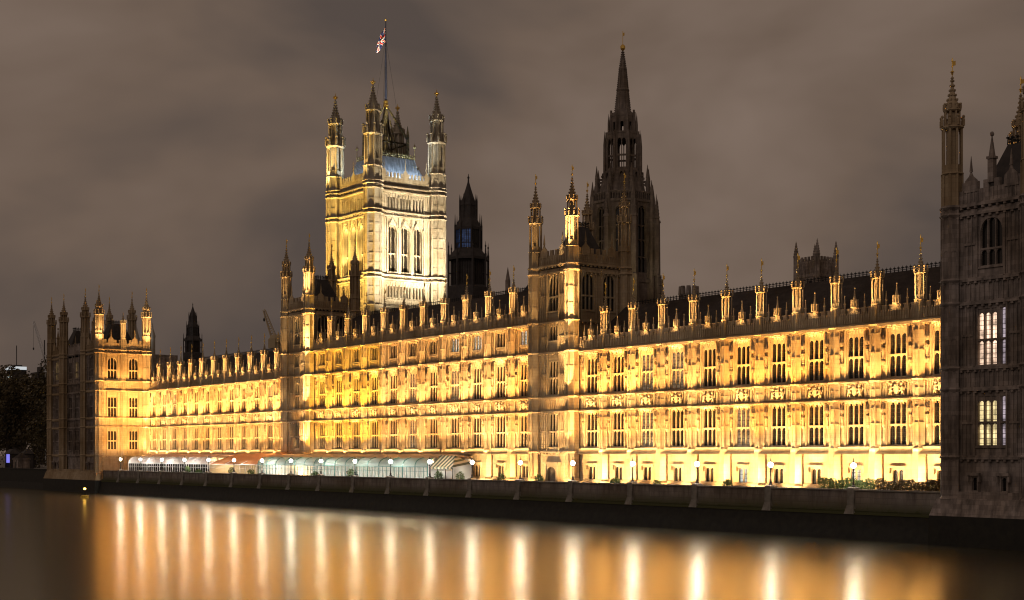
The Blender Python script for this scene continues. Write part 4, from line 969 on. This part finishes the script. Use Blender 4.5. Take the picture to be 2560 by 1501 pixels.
def chimney(label, x, y, z0, z1, r):
    R = thing('chimney_stack', label, 'chimney', (x, y, z0)); b = MB(); h = z1-z0; b.prism(0, 0, 0, h*.72, r*.85); b.prism(0, 0, h*.72, h*.8, r*.85, r*1.1)
    b.prism(0, 0, h*.8, h*.9, r*1.05)
    obj('shaft', b, M['stone_grey'], R); c = MB()
    for i in range(8): a = i*PI/4; c.prism(r*.8*math.cos(a), r*.8*math.sin(a), h*.9, h, r*.27, r*.22, n=6)
    obj('chimney_pot', c, M['stone_grey'], R)
chimney('battlemented dark chimney stack standing behind the right wing roof ridge', -210.2, 80, 25, 42.2, 2.0)
def hall():
    R = thing('roofed_hall', 'dark roofed hall with little pinnacles behind the middle wing', 'building', (-214, 46, 3.7)); z = -3.7
    b = MB(); b.box(-5, 5, -5, 6, 0, 36+z); obj('wall', b, M['stone_grey'], R); r = MB(); r.frustum(-4.8, 4.8, -4.8, 5.8, 36.002+z, -2.5, 2.5, -.6, 1.6, 42.3+z); obj('roof', r, M['dark_metal'], R)
    p = MB(); p.prism(0, 0, 30+z, 41.5+z, .5); p.prism(0, 0, 41.5+z, 44+z, .45, .03); me = p.mesh('pinnacle', M['stone_grey'])
    for x in (-5, 5):
        for y in (-5, 6): obj('pinnacle', me, parent=R, loc=(x, y, 0))
hall()
A = thing('radio_mast', 'thin dark radio mast behind the right wing roof ridge', 'mast', (-175, 40, 20)); b = MB(); b.tube((0,0,0), (0,0,19.0), .09, .05); 
for k in range(6): b.tube((-.35, 0, 11+k*1.3), (.35, 0, 11+k*1.3), .04, n=4)
obj('pole', b, M['iron'], A)

# ------------------------------------------------------------------ river wall, embankment, lamps
M['granite'] = stone('grey_granite', (0.33, 0.285, 0.24), (0.25, 0.215, 0.18), (0.12, 0.10, 0.085), 1.6, .58, .35, (3.35, 4.5))
M['granite_pale'] = mat('pale_granite', (0.27, 0.24, 0.195), .8, var=(.16, .14, .11), scale=1.5)
LS = [283.1, 272.5, 261.7, 251.0, 240.4, 229.8, 218.9, 208.5, 198.4, 187.8, 177.5, 167.1, 156.7, 145.9, 135.2, 124.2, 113.5, 102.6, 91.7]
RW = thing('river_wall', 'long dark granite river wall with piers below the lit terrace', 'wall', (-187, -11, 0)); ro = (187, 11, 0)
xa, xb = -292.5, -81.0
b = MB(); b.box(xa, xb, -11.0, -10.45, 2.95, 4.70); obj('wall', b, M['granite'], RW, ro)
b = MB(); b.box(xa, xb, -11.15, -10.35, 4.702, 4.85); obj('coping', b, M['granite_pale'], RW, ro)
b = MB(); b.box(xa, xb, -11.28, -10.4, 2.78, 2.948); b.box(xa, xb, -11.42, -10.4, 2.42, 2.60); b.box(xa, xb, -11.2, -10.4, 2.602, 2.778); obj('moulding', b, M['granite'], RW, ro)
b = MB(); b.frustum(xa, xb, -12.2, -10.4, -1, xa, xb, -11.3, -10.4, 2.418); obj('base', b, M['algae'], RW, ro)
p = MB(); p.box(-.42, .42, -11.22, -10.30, 2.96, 4.98); p.frustum(-.42, .42, -11.22, -10.30, 4.98, -.25, .25, -11.0, -10.5, 5.08); p.frustum(-.6, .6, -11.5, -11.0, 2.45, -.42, .42, -11.25, -11.0, 3.3); pm = p.mesh('pier', M['granite_pale'])
for s_ in LS: obj('pier', pm, parent=RW, loc=(187-s_, 11, 0))
E = thing('embankment_wall', 'unlit embankment wall of the river garden at far left', 'wall', (-520, -11, 0))
b = MB(); b.box(-400, 194.0, -.3, .4, 1.6, 4.6); b.box(-400, 194, -.45, .55, 4.6, 4.8); b.frustum(-400, 194, -1.2, .4, -1, -400, 194, -.35, .4, 1.598); obj('wall', b, M['algae'], E)
globe = mat('lit_opal_globe', (.9, .88, .8), .3, emit=(1.0, .93, .84), estr=260.0)
lp = MB(); lp.lathe(0, 0, [(0, .20), (.12, .20), (.2, .12), (.42, .13), (.5, .075), (1.55, .05), (1.62, .10), (1.70, .06), (1.78, .16), (1.86, .13)], 10)
for sx in (-1, 1): lp.tube((0, 0, 1.35), (sx*.22, 0, 1.38), .025, n=5)
lpm = lp.mesh('post', M['iron'])
gm = MB(); gm.ell(0, 0, 2.10, .26, .26, .27, 16, 10); gmm = gm.mesh('globe', globe)
for pl in gmm.polygons: pl.use_smooth = True
fm = MB(); fm.lathe(0, 0, [(2.40, .12), (2.48, .10), (2.56, .05), (2.85, .02)], 8); fmm = fm.mesh('finial', M['iron'])
where = ['before the end wall of the far pavilion, leftmost of the row', 'at the left end of the pale marquee', 'second before the pale marquee', 'third before the pale marquee', 'where the orange tent begins', 'before the middle of the orange tent',
 'at the left end of the green glazed marquee', 'second before the green marquee', 'third before the green marquee', 'before the middle of the green marquee', 'next to last before the green marquee', 'at the left edge of the striped canopy',
 'just right of the striped canopy', 'left of the arched river doorway', 'right of the arched river doorway', 'two lamps right of the arched doorway', 'three lamps right of the arched doorway', 'next to the hedge, second from the right', 'in front of the clipped hedge, rightmost of the row']
for s_, wh in zip(LS, where):
    T = thing('street_lamp', 'globe lamp on wall '+wh, 'street lamp', (-s_, -10.75, 5.06), 'globe lamps along the river wall')
    obj('post', lpm, parent=T); obj('globe', gmm, parent=T); obj('finial', fmm, parent=T)

# ------------------------------------------------------------------ marquees on the terrace
def canvas(name, col, stripes=None, trans=.35, axis='X', period=.5):
    m = bpy.data.materials.new(name); m.use_nodes = True; t = m.node_tree; b = t.nodes['Principled BSDF']; L = t.links.new
    b.inputs['Base Color'].default_value = (*col, 1); b.inputs['Roughness'].default_value = .7
    tr = t.nodes.new('ShaderNodeBsdfTranslucent'); tr.inputs['Color'].default_value = (*col, 1); mx = t.nodes.new('ShaderNodeMixShader'); mx.inputs[0].default_value = trans
    if stripes:
        g = t.nodes.new('ShaderNodeNewGeometry'); s = t.nodes.new('ShaderNodeSeparateXYZ'); L(g.outputs['Position'], s.inputs[0])
        mo = t.nodes.new('ShaderNodeMath'); mo.operation = 'PINGPONG'; mo.inputs[1].default_value = period; L(s.outputs[axis], mo.inputs[0])
        gt = t.nodes.new('ShaderNodeMath'); gt.operation = 'GREATER_THAN'; gt.inputs[1].default_value = period/2; L(mo.outputs[0], gt.inputs[0])
        mc = t.nodes.new('ShaderNodeMix'); mc.data_type = 'RGBA'; L(gt.outputs[0], mc.inputs['Factor']); mc.inputs['A'].default_value = (*col, 1); mc.inputs['B'].default_value = (*stripes, 1)
        L(mc.outputs['Result'], b.inputs['Base Color']); L(mc.outputs['Result'], tr.inputs['Color'])
    L(b.outputs[0], mx.inputs[1]); L(tr.outputs[0], mx.inputs[2]); L(mx.outputs[0], t.nodes['Material Output'].inputs['Surface'])
    return m
M['canvas_pink'] = canvas('pink_canvas', (.62, .42, .34)); M['canvas_white'] = canvas('white_canvas', (.75, .70, .68), trans=.55)
M['canvas_orange'] = canvas('orange_canvas', (.62, .30, .14)); M['canvas_green'] = canvas('grey_green_clear_roof', (.42, .52, .48), trans=.5)
M['canvas_tan'] = canvas('tan_canvas', (.50, .36, .24)); M['canvas_stripe'] = canvas('striped_canvas', (.64, .57, .38), (.09, .11, .07), .15, 'X', .46)
M['green_paint'] = mat('green_painted_metal', (.06, .24, .20), .4); M['white_paint'] = mat('white_painted_frame', (.75, .73, .70), .4)
M['curtain'] = canvas('pale_lining', (.80, .78, .74), trans=.2); M['clear'] = None
cg = bpy.data.materials.new('clear_glazing'); cg.use_nodes = True; tt_ = cg.node_tree; pb = tt_.nodes['Principled BSDF']; pb.inputs['Transmission Weight'].default_value = 1; pb.inputs['Roughness'].default_value = .02; pb.inputs['IOR'].default_value = 1.05; pb.inputs['Base Color'].default_value = (.92, .97, .95, 1); M['clear'] = cg
def marquee(label, xa, xb, roofmat, frontmat, frame, bay, style, lcol, lpow, rear='canvas_tan', glaze='clear'):
    R = thing('marquee', label, 'marquee', ((xa+xb)/2, -5.5, 3.7)); ox = (xa+xb)/2; off = (-ox, 5.5, -3.7)
    n = max(1, round((xb-xa)/bay)); d = (xb-xa)/n; yf = -9.0
    front = MB(); roof = MB(); fr = MB(); gl = MB()
    prof = [(yf, 6.45), (yf+.08, 6.85), (yf+.35, 7.25), (yf+.85, 7.55), (yf+1.5, 7.72)] if style == 'curved' else [(yf, 6.35), (yf+1.5, 7.0)]
    for i in range(n):
        a = xa+i*d; e = a+d
        for (y_, z_), (Y_, Z_) in zip(prof, prof[1:]): front.add([(a+.03, y_, z_), (e-.03, y_, z_), (e-.03, Y_, Z_), (a+.03, Y_, Z_)], [(0,1,2,3)])
        y_, z_ = prof[-1]; h = 8.15 if style == 'curved' else 8.25; m = 4   # scalloped crest
        for j in range(m):
            x0_, x1_ = a+d*j/m, a+d*(j+1)/m; c0 = .14*math.sin(PI*j/m); c1 = .14*math.sin(PI*(j+1)/m)
            roof.add([(x0_, y_, z_+.01), (x1_, y_, z_+.01), (x1_, -3.6, h+c1), (x0_, -3.6, h+c0), (x1_, -.75, h-.35), (x0_, -.75, h-.35)], [(0,1,2,3), (3,2,4,5)])
    for i in range(n+1):
        a = xa+i*d
        fr.box(a-.05, a+.05, yf-.06, yf+.04, 3.7, prof[0][1])
        for (y_, z_), (Y_, Z_) in zip(prof, prof[1:]): fr.tube((a, y_-.03, z_+.02), (a, Y_-.03, Z_+.03), .055, n=5)
    fr.box(xa, xb, yf-.05, yf+.03, 6.36, 6.46); fr.box(xa, xb, yf-.03, yf+.02, 5.75, 5.79)
    for i in range(n):
        for k in (1, 2): fr.box(xa+i*d+d*k/3-.025, xa+i*d+d*k/3+.025, yf-.04, yf+.02, 3.7, 6.36)
    obj('roof_front', front, M[frontmat], R, off); obj('roof', roof, M[rear], R, off); obj('frame', fr, M[frame], R, off)
    gl.box(xa+.05, xb-.05, yf, yf+.012, 3.75, 6.34); obj('glazing', gl, M[glaze], R, off)
    bk = MB(); bk.box(xa, xb, -1.6, -1.55, 3.72, 7.6)
    for q_ in (xa, xb-.05): sc_ = MB(); sc_.box(q_, q_+.05, yf+.2, -1.62, 3.72, 6.4); obj('side_curtain', sc_, M['curtain'], R, off)
    for i in range(int((xb-xa)/.8)): bk.prism(xa+.4+i*.8, -1.7, 3.72, 7.5, .16, n=6)
    obj('lining', bk, M['curtain'], R, off)
    k = max(1, round((xb-xa)/7))
    for i in range(k):
        x = xa+(i+.5)*(xb-xa)/k
        l = bpy.data.lights.new('marquee_lamp', 'AREA'); l.shape = 'RECTANGLE'; l.size = (xb-xa)/k*.7; l.size_y = 1.2; l.energy = lpow*(xb-xa)/k/7; l.color = lcol
        o = bpy.data.objects.new('marquee_lamp', l); COL.objects.link(o); o.location = (x, -5.5, 7.3)
    return R
marquee('long marquee with pale curved eaves and pink roof nearest the far pavilion', -283, -244.5, 'canvas_pink', 'canvas_white', 'white_paint', 3.3, 'curved', (1, .88, .75), 260, 'canvas_pink', 'pane')
marquee('open orange canvas tent between the pale and the green marquees', -243.9, -224.6, 'canvas_orange', 'canvas_orange', 'white_paint', 6.4, 'flat', (1, .62, .28), 420, 'canvas_orange')
marquee('long glazed marquee with green frame and rounded bays', -224, -170.3, 'canvas_green', 'canvas_green', 'green_paint', 3.36, 'curved', (1, .97, .88), 420, 'canvas_tan')
def striped():
    R = thing('canopy', 'green and cream striped canopy with scalloped valance at the end of the green marquee', 'canopy', (-165.6, -5.5, 3.7)); off = (165.6, 5.5, -3.7)
    xa, xb = -169.9, -164.0; b = MB(); yf = -9.0
    b.add([(xa, yf, 6.4), (xb, yf, 6.4), (xb-2.2, -7.0, 8.0), (xa, -7.0, 8.1), (xb, -5.4, 7.0), (xa, -4.6, 7.6)], [(0,1,2,3), (3,2,4,5), (1,4,2)])
    n = 24
    for i in range(n): x = xa+(xb-xa)*i/n; e = (xb-xa)/n; b.add([(x, yf-.01, 6.4), (x+e, yf-.01, 6.4), (x+e, yf-.01, 6.2), (x+e/2, yf-.01, 6.1), (x, yf-.01, 6.2)], [(0,4,3,2,1)])
    obj('cover', b, M['canvas_stripe'], R, off)
    f = MB()
    for x in (xa+.1, xa+2, xa+4, xb-.1): f.box(x-.04, x+.04, yf+.05, yf+.13, 3.7, 6.38)
    f.box(xb-.12, xb-.04, -5.6, -5.5, 3.7, 7.0); obj('post', f, M['iron'], R, off)
    w = MB(); w.box(xa+.2, xb-.5, -5.3, -5.25, 3.72, 6.9); obj('lining', w, M['curtain'], R, off); w = MB(); w.box(xa+.2, xb-.3, yf+.4, yf+.43, 3.72, 5.9); obj('side_curtain', w, M['curtain'], R, off)
    l = bpy.data.lights.new('marquee_lamp', 'AREA'); l.size = 1.5; l.energy = 60; l.color = (1, .86, .68); o = bpy.data.objects.new('marquee_lamp', l); COL.objects.link(o); o.location = (-167, -7, 6.8)
striped()

# ------------------------------------------------------------------ planting
M['leaf'] = mat('dark_leaves', (.055, .075, .025), .6, var=(.03, .045, .015), scale=4); M['leaf_dry'] = mat('autumn_leaves', (.11, .075, .025), .6, var=(.05, .042, .016), scale=.6); M['bark'] = mat('bark', (.06, .045, .032), .9, var=(.035, .027, .02), scale=3)
def leaves(b, rnd, cx, cy, cz, rx, ry, rz, n, s, shell=.0):
    for _ in range(n):
        while 1:
            x, y, z = rnd.uniform(-1, 1), rnd.uniform(-1, 1), rnd.uniform(-1, 1); q = x*x+y*y+z*z
            if shell < q < 1: break
        c = Vector((cx+x*rx, cy+y*ry, cz+z*rz)); u = Vector((rnd.gauss(0, 1), rnd.gauss(0, 1), rnd.gauss(0, 1))).normalized(); v = u.orthogonal().normalized(); w = u.cross(v); k = s*rnd.uniform(.6, 1.3)
        b.add([tuple(c+v*k), tuple(c+w*k*.6), tuple(c-v*k), tuple(c-w*k*.6)], [(0,1,2,3)])
def tree(label, x, y, h, r, seed, m='leaf_dry', low=.22):
    rnd = random.Random(seed); R = thing('tree', label, 'tree', (x, y, 3.7), 'trees in the river garden')
    t = MB(); t.tube((0,0,-.1), (.3,.2,h*.35), h*.022, h*.016, 8); b = MB()
    for i in range(30):
        a = rnd.uniform(0, 2*PI); f = rnd.uniform(.15, 1); z = h*rnd.uniform(low, .92); k = math.sin(min(1, (z/h-low+.1)/.5)*PI*.55)*r*f*(1.15-.55*(z/h)); px, py = k*math.cos(a), k*math.sin(a)
        t.tube((.3,.2,h*.33), (px*.6, py*.6, z*.92), h*.007, h*.003, 5); s = r*rnd.uniform(.26, .42); leaves(b, rnd, px, py, z, s, s, s*.75, 230, h*.015)
    obj('trunk', t, M['bark'], R); obj('crown', b, M[m], R)
tree('tall dark tree in the garden at the left edge, nearest the water', -420, 8, 30, 12, 1); tree('tallest dark tree in the garden by the far pavilion', -400, 18, 32, 12, 2)
tree('dark spreading tree close beside the far pavilion', -372, 24, 27, 10, 3); tree('dark tree at the extreme left behind the garden wall', -470, 24, 34, 14, 4); tree('dark tree far back in the garden, between two taller ones', -445, 54, 34, 13, 5)
def hedge(label, x0, x1, h, seed, m):
    rnd = random.Random(seed); R = thing('hedge', label, 'hedge', ((x0+x1)/2, -8.3, 3.7), 'clipped hedges on the terrace'); b = MB(); L_ = x1-x0
    for i in range(int(L_*800)):
        x = rnd.uniform(-L_/2, L_/2); y = rnd.uniform(-.55, .55); z = rnd.uniform(.1, h)+.16*math.sin(x*2.1+seed)+.1*math.sin(x*5.3)
        c = Vector((x, y, max(.05, z))); u = Vector((rnd.gauss(0, 1), rnd.gauss(0, 1), rnd.gauss(0, 1))).normalized(); v = u.orthogonal().normalized(); w = u.cross(v); k = rnd.uniform(.06, .14)
        b.add([tuple(c+v*k), tuple(c+w*k*.6), tuple(c-v*k), tuple(c-w*k*.6)], [(0,1,2,3)])
    obj('foliage', b, M[m], R); t = MB()
    for i in range(int(L_/.8)): t.tube((-L_/2+.4+i*.8, 0, 0), (-L_/2+.4+i*.8, .1, h*.7), .03)
    obj('stem', t, M['bark'], R)
M['leaf_hedge'] = mat('hedge_leaves', (.11, .17, .04), .6, var=(.06, .10, .025), scale=2.5)
hedge('green clipped hedge behind the rightmost lamp', -98.0, -90.9, 2.0, 1, 'leaf_hedge'); hedge('brown straggly hedge against the dark pavilion at right', -90.7, -83.4, 1.95, 2, 'leaf_dry')
def planter(label, x, h, seed, y=-9.6):
    rnd = random.Random(seed); R = thing('planter', label, 'planter', (x, y, 3.7), 'potted shrubs on the terrace'); p = MB(); p.lathe(0, 0, [(0, .30), (.55, .40), (.6, .46), (.7, .46)], 10); obj('pot', p, mat('terracotta_pot', (.25, .12, .07), .8, var=(.18, .085, .05), scale=5), R)
    b = MB(); leaves(b, rnd, 0, 0, .7+h*.5, .62, .62, h*.55, 420, .10); obj('foliage', b, M['leaf_hedge'], R)
    t = MB(); t.tube((0, 0, .5), (0, 0, .7+h*.7), .04); obj('stem', t, M['bark'], R)
for k, (lb, x, h) in enumerate([('potted shrub under the striped canopy', -166.5, 1.5), ('potted shrub just right of the striped canopy', -161.2, 1.4), ('potted shrub left of the lamp beside the doorway', -151.5, 1.2), ('taller potted shrub at the left jamb of the arched doorway', -143.4, 1.3), ('potted shrub two bays right of the doorway', -128.6, 1.1), ('low potted shrub below the third lamp from the right', -121.3, .9), ('potted shrub left of the clipped hedge', -110.0, 1.1),
    ('round potted shrub before the pale marquee', -252.2, 1.6), ('small potted shrub before the pale marquee, near the orange tent', -247.2, 1.0), ('potted shrub before the orange tent', -233.2, 1.5), ('potted shrub between the orange tent and the green marquee', -225.4, 1.3), ('potted shrub in front of the green marquee near its middle', -202.5, 1.1), ('potted shrub before the glazed bays with people', -191.0, 1.6)]): planter(lb, x, h, 40+k)

# ------------------------------------------------------------------ people inside the green marquee
def person(label, x, y, pose, shirt, trousers, seed):
    z0 = 3.72; hip = .92; s_ = 1
    J = {'pelvis': (0,0,hip,.15), 'waist': (0,0,hip+.18,.14), 'chest': (0,0,hip+.40,.165), 'neck': (0,.0,hip+.58,.06), 'headb': (0,-.01,hip+.66,.085), 'head': (0,-.02,hip+.77,.10), 'headt': (0,-.01,hip+.84,.075)}
    E_ = [('pelvis','waist'),('waist','chest'),('chest','neck'),('neck','headb'),('headb','head'),('head','headt')]
    for k, sg in (('l', 1), ('r', -1)):
        up = pose == 'pointing' and sg > 0
        J['sh'+k] = (sg*.19, 0, hip+.50, .065); J['el'+k] = (sg*.27, -.05, hip+.24, .047) if not up else (sg*.30, -.22, hip+.36, .047)
        J['wr'+k] = (sg*.25, -.20, hip+.02, .033) if not up else (sg*.26, -.45, hip+.42, .033); J['ha'+k] = (sg*.24, -.26, hip-.08, .038) if not up else (sg*.25, -.55, hip+.45, .038)
        J['hi'+k] = (sg*.09, 0, hip-.04, .095); J['kn'+k] = (sg*.10, -.03, .49, .065); J['an'+k] = (sg*.10, .02, .09, .045); J['to'+k] = (sg*.11, -.16, .04, .04)
        E_ += [('chest','sh'+k),('sh'+k,'el'+k),('el'+k,'wr'+k),('wr'+k,'ha'+k),('pelvis','hi'+k),('hi'+k,'kn'+k),('kn'+k,'an'+k),('an'+k,'to'+k)]
    names = list(J); me = bpy.data.meshes.new('person'); me.from_pydata([J[n][:3] for n in names], [(names.index(a), names.index(b)) for a, b in E_], [])
    o = bpy.data.objects.new('person', me); COL.objects.link(o); o.location = (x, y, z0); o.rotation_euler = (0, 0, .5*seed)
    sk = o.modifiers.new('skin', 'SKIN'); 
    for n, v in zip(names, me.skin_vertices[0].data): r = J[n][3]; v.radius = (r, r*.85); v.use_root = n == 'pelvis'
    o.modifiers.new('sub', 'SUBSURF').levels = 1
    dg = bpy.context.evaluated_depsgraph_get(); m2 = bpy.data.meshes.new_from_object(o.evaluated_get(dg)); o.modifiers.clear(); o.data = m2; m2.name = 'person'
    m2.materials.clear()
    for mm in (mat('shirt', shirt, .8), mat('trousers', trousers, .8), mat('skin', (.45, .27, .19), .6), mat('shoes', (.02, .02, .02), .5)): m2.materials.append(mm)
    for pl in m2.polygons:
        c = pl.center; pl.use_smooth = True
        pl.material_index = 2 if c.z > hip+.57 or (abs(c.x) > .2 and (c.y < -.24)) else 0 if c.z > hip+.02 or abs(c.x) > .2 else 3 if c.z < .09 else 1
    h = MB(); h.ell(0, .015, hip+.83, .105, .12, .10, 10, 6); hr = obj('hair', h, mat('hair', (.03, .02, .015), .7), o)
    f = MB(); f.prism(0, -.125, hip+.755, hip+.785, .018, .008, n=5); f.ell(-.035, -.113, hip+.79, .012, .008, .008, 6, 4); f.ell(.035, -.113, hip+.79, .012, .008, .008, 6, 4); obj('face', f, mat('face_detail', (.2, .1, .07), .6), o)
    tag(o, label, 'person')
person('person in dark shirt standing at the glazed front of the green marquee', -191.6, -8.2, 'stand', (.03, .03, .04), (.04, .04, .05), 1)
person('person in white shirt reaching forward inside the green marquee', -195.8, -7.6, 'pointing', (.6, .58, .55), (.03, .03, .035), 3)

# ------------------------------------------------------------------ river buoy, cranes, garden lights, far buildings
B = thing('buoy', 'yellow lit river buoy floating before the far pavilion', 'buoy', (-264.3, -25, 0)); b = MB(); b.lathe(0, 0, [(-.4, .5), (-.2, .75), (.35, .75), (.5, .45)], 12); obj('float', b, mat('yellow_buoy_paint', (.6, .42, .05), .5), B)
b = MB()
for k in range(4): a = PI/4+k*PI/2; b.tube((.42*math.cos(a), .42*math.sin(a), .4), (.2*math.cos(a), .2*math.sin(a), 1.5), .04)
b.prism(0, 0, 1.45, 1.55, .35); obj('cage', b, M['iron'], B); b = MB()
for k in (-1, 1): b.ell(k*.28, 0, 1.7, .14, .14, .16, 8, 6)
obj('lantern', b, mat('amber_buoy_lamp', (.9, .6, .1), .4, emit=(1, .62, .10), estr=14), B)

def crane(label, base, foot, tip, w, col, hook):
    R = thing('tower_crane', label, 'crane', base); b0 = Vector(base); f = Vector(foot)-b0; t = Vector(tip)-b0
    def lattice(p, q, w, w1, n):
        b = MB(); d = q-p; a = d.orthogonal().normalized(); c = d.normalized().cross(a); pts = []
        for i in range(n+1):
            k = w+(w1-w)*i/n; o = p+d*i/n; pts.append([o+a*k+c*k, o-a*k+c*k, o-a*k-c*k, o+a*k-c*k])
        for u, v in zip(pts, pts[1:]):
            for i in range(4): b.tube(u[i], v[i], w*.16, n=4); b.tube(u[i], v[(i+1) % 4], w*.10, n=4)
        return b
    m = mat('crane_paint', col, .5)
    obj('mast', lattice(Vector((0,0,0)), f, w, w, 16), m, R); obj('jib', lattice(f, t, w*.8, w*.3, 14), m, R)
    c = MB(); c.box(f.x-2.2*w, f.x+2.2*w, f.y-1.5*w, f.y+1.5*w, f.z-1.5*w, f.z+1.4*w); c.box(f.x+1.5*w, f.x+4.5*w, f.y-1.2*w, f.y+1.2*w, f.z+.2*w, f.z+1.2*w); c.frustum(f.x-2*w, f.x+2*w, f.y-1.4*w, f.y+1.4*w, f.z+1.41*w, f.x-w, f.x+w, f.y-w, f.y+w, f.z+2.6*w); obj('cab', c, m, R)
    h = MB(); h.tube(t, t-Vector((0,0,hook)), .05, n=4); h.ell(t.x, t.y, t.z-hook, .35, .35, .6, 6, 4); obj('hook', h, M['iron'], R)
crane('pale luffing crane jib rising behind the far left pavilion', (-600.0, 80, 3.7), (-600.0, 80, 44), (-620.9, 80.5, 66.0), .9, (.6, .6, .6), 12)
crane('yellowish crane with slanting jib behind the far wing', (-391.4, 80, 3.7), (-391.4, 80, 42), (-400.5, 80.6, 52.9), 1.0, (.42, .32, .18), 3)

def block(label, x, y, w, d, h, lit=None):
    R = thing('office_block', label, 'building', (x, y, 3.7)); b = MB(); b.box(-w/2, w/2, -d/2, d/2, 0, h-3.7); b.box(-w/2-.5, w/2+.5, -d/2-.5, d/2+.5, h-3.7, h-2.9); obj('wall', b, M['dark_metal'], R)
    r = MB(); r.box(-w*.3, w*.3, -d*.3, d*.3, h-2.9, h-.5); r.tube((0,0,h-1), (0,0,h+11), .25, n=4); obj('roof_plant', r, M['dark_metal'], R)
    for i in range(6):
        for k in range(3): q = MB(); q.box(-w*.42+i*w*.15, -w*.42+i*w*.15+w*.08, -d/2-.1, -d/2-.01, h-8-k*5, h-6.4-k*5); obj('window', q, M['pane_cool'] if lit else M['pane'], R)
    if lit: l = MB(); l.box(-w/2-.3, w/2+.3, -d/2-.9, -d/2-.55, h-3.4, h-1.6); l.box(w/2+.55, w/2+.9, -d/2, d/2, h-3.4, h-1.6); obj('lit_parapet', l, mat('glowing_parapet_panel', (.8, .8, .8), .5, emit=(.85, .95, 1), estr=.55), R)  # floodlighting on the roof edge is put in as the panel's own emission
block('distant office block with a white lit roof edge and mast above the trees', -842, 142, 10, 8, 57, True); block('small dark flat-topped block just left of the far pavilion', -605, 80, 8, 8, 42)
def stall(label, x, y, w, col, e, h=4.6):
    R = thing('garden_stall', label, 'stall', (x, y, 3.7)); b = MB(); b.box(-w/2, w/2, 0, 2.5, 0, .9); b.box(-w/2, -w/2+.15, 0, 2.5, .9, h); b.box(w/2-.15, w/2, 0, 2.5, .9, h); b.box(-w/2, w/2, 2.4, 2.5, .9, h); obj('counter', b, M['dark_metal'], R)
    r = MB(); r.frustum(-w/2-.3, w/2+.3, -.4, 2.8, h, -w/2+.6, w/2-.6, 1, 1.6, h+1.3); obj('roof', r, M['dark_metal'], R); g = MB(); g.box(-w/2+.2, w/2-.2, .3, .36, 2.2, h-.1); obj('lit_panel', g, mat('lit_stall_panel', col, .5, emit=col, estr=e), R)
stall('garden stall lit blue under the trees at the left edge', -387, -2, 4.2, (.25, .25, 1.0), .8); stall('garden stall lit white and green beside the blue one', -374, -2, 2.2, (.6, .95, .75), 1.5)
K = thing('kiosk', 'small dark stone kiosk with pyramid roof on the embankment wall', 'kiosk', (-352.3, -9.2, 4.6)); b = MB(); b.box(-1.9, 1.9, -1.4, 1.4, 0, 2.3); b.box(-2.1, 2.1, -1.6, 1.6, 2.3, 2.55); b.box(-.5, -.42, -1.5, -1.402, 0, 1.8); b.box(.42, .5, -1.5, -1.402, 0, 1.8); obj('wall', b, M['stone_grey'], K)
b = MB(); b.frustum(-2.1, 2.1, -1.6, 1.6, 2.552, -.2, .2, -.2, .2, 3.9); obj('roof', b, M['slate'], K); b = MB(); b.box(-.42, .42, -1.45, -1.404, 0, 1.8); obj('door', b, M['iron'], K)

def far_pinnacles():
    R = thing('pinnacled_hall', 'distant pale hall with three little spires behind the far wing, beside the dark turret', 'building', (-440, 60, 3.7)); b = MB(); b.box(-14, 12, -4, 4, 0, 36); obj('wall', b, M['stone_grey'], R)
    p = MB(); p.prism(0, 0, 30, 41.5, .9, .8); p.lathe(0, 0, [(41.5, 1.0), (42, .9), (44, .3), (46, .03)], 8); me = p.mesh('pinnacle', M['stone_pale'])
    for x, y in ((-13, -4), (-2, -4), (11, -4)): obj('pinnacle', me, parent=R, loc=(x, y, 0)); spot((R.location.x+x+2, 50, 42), (R.location.x+x, 56, 46), 25, (.7, .85, 1), .3, 90)
far_pinnacles()

tree('low dense dark tree filling the gap behind the blue lit stall', -470, 32, 24, 14, 9, 'leaf_dry', .05)
tree('low dense dark tree tucked against the back of the far pavilion', -415, 24, 20, 11, 11, 'leaf_dry', .05)
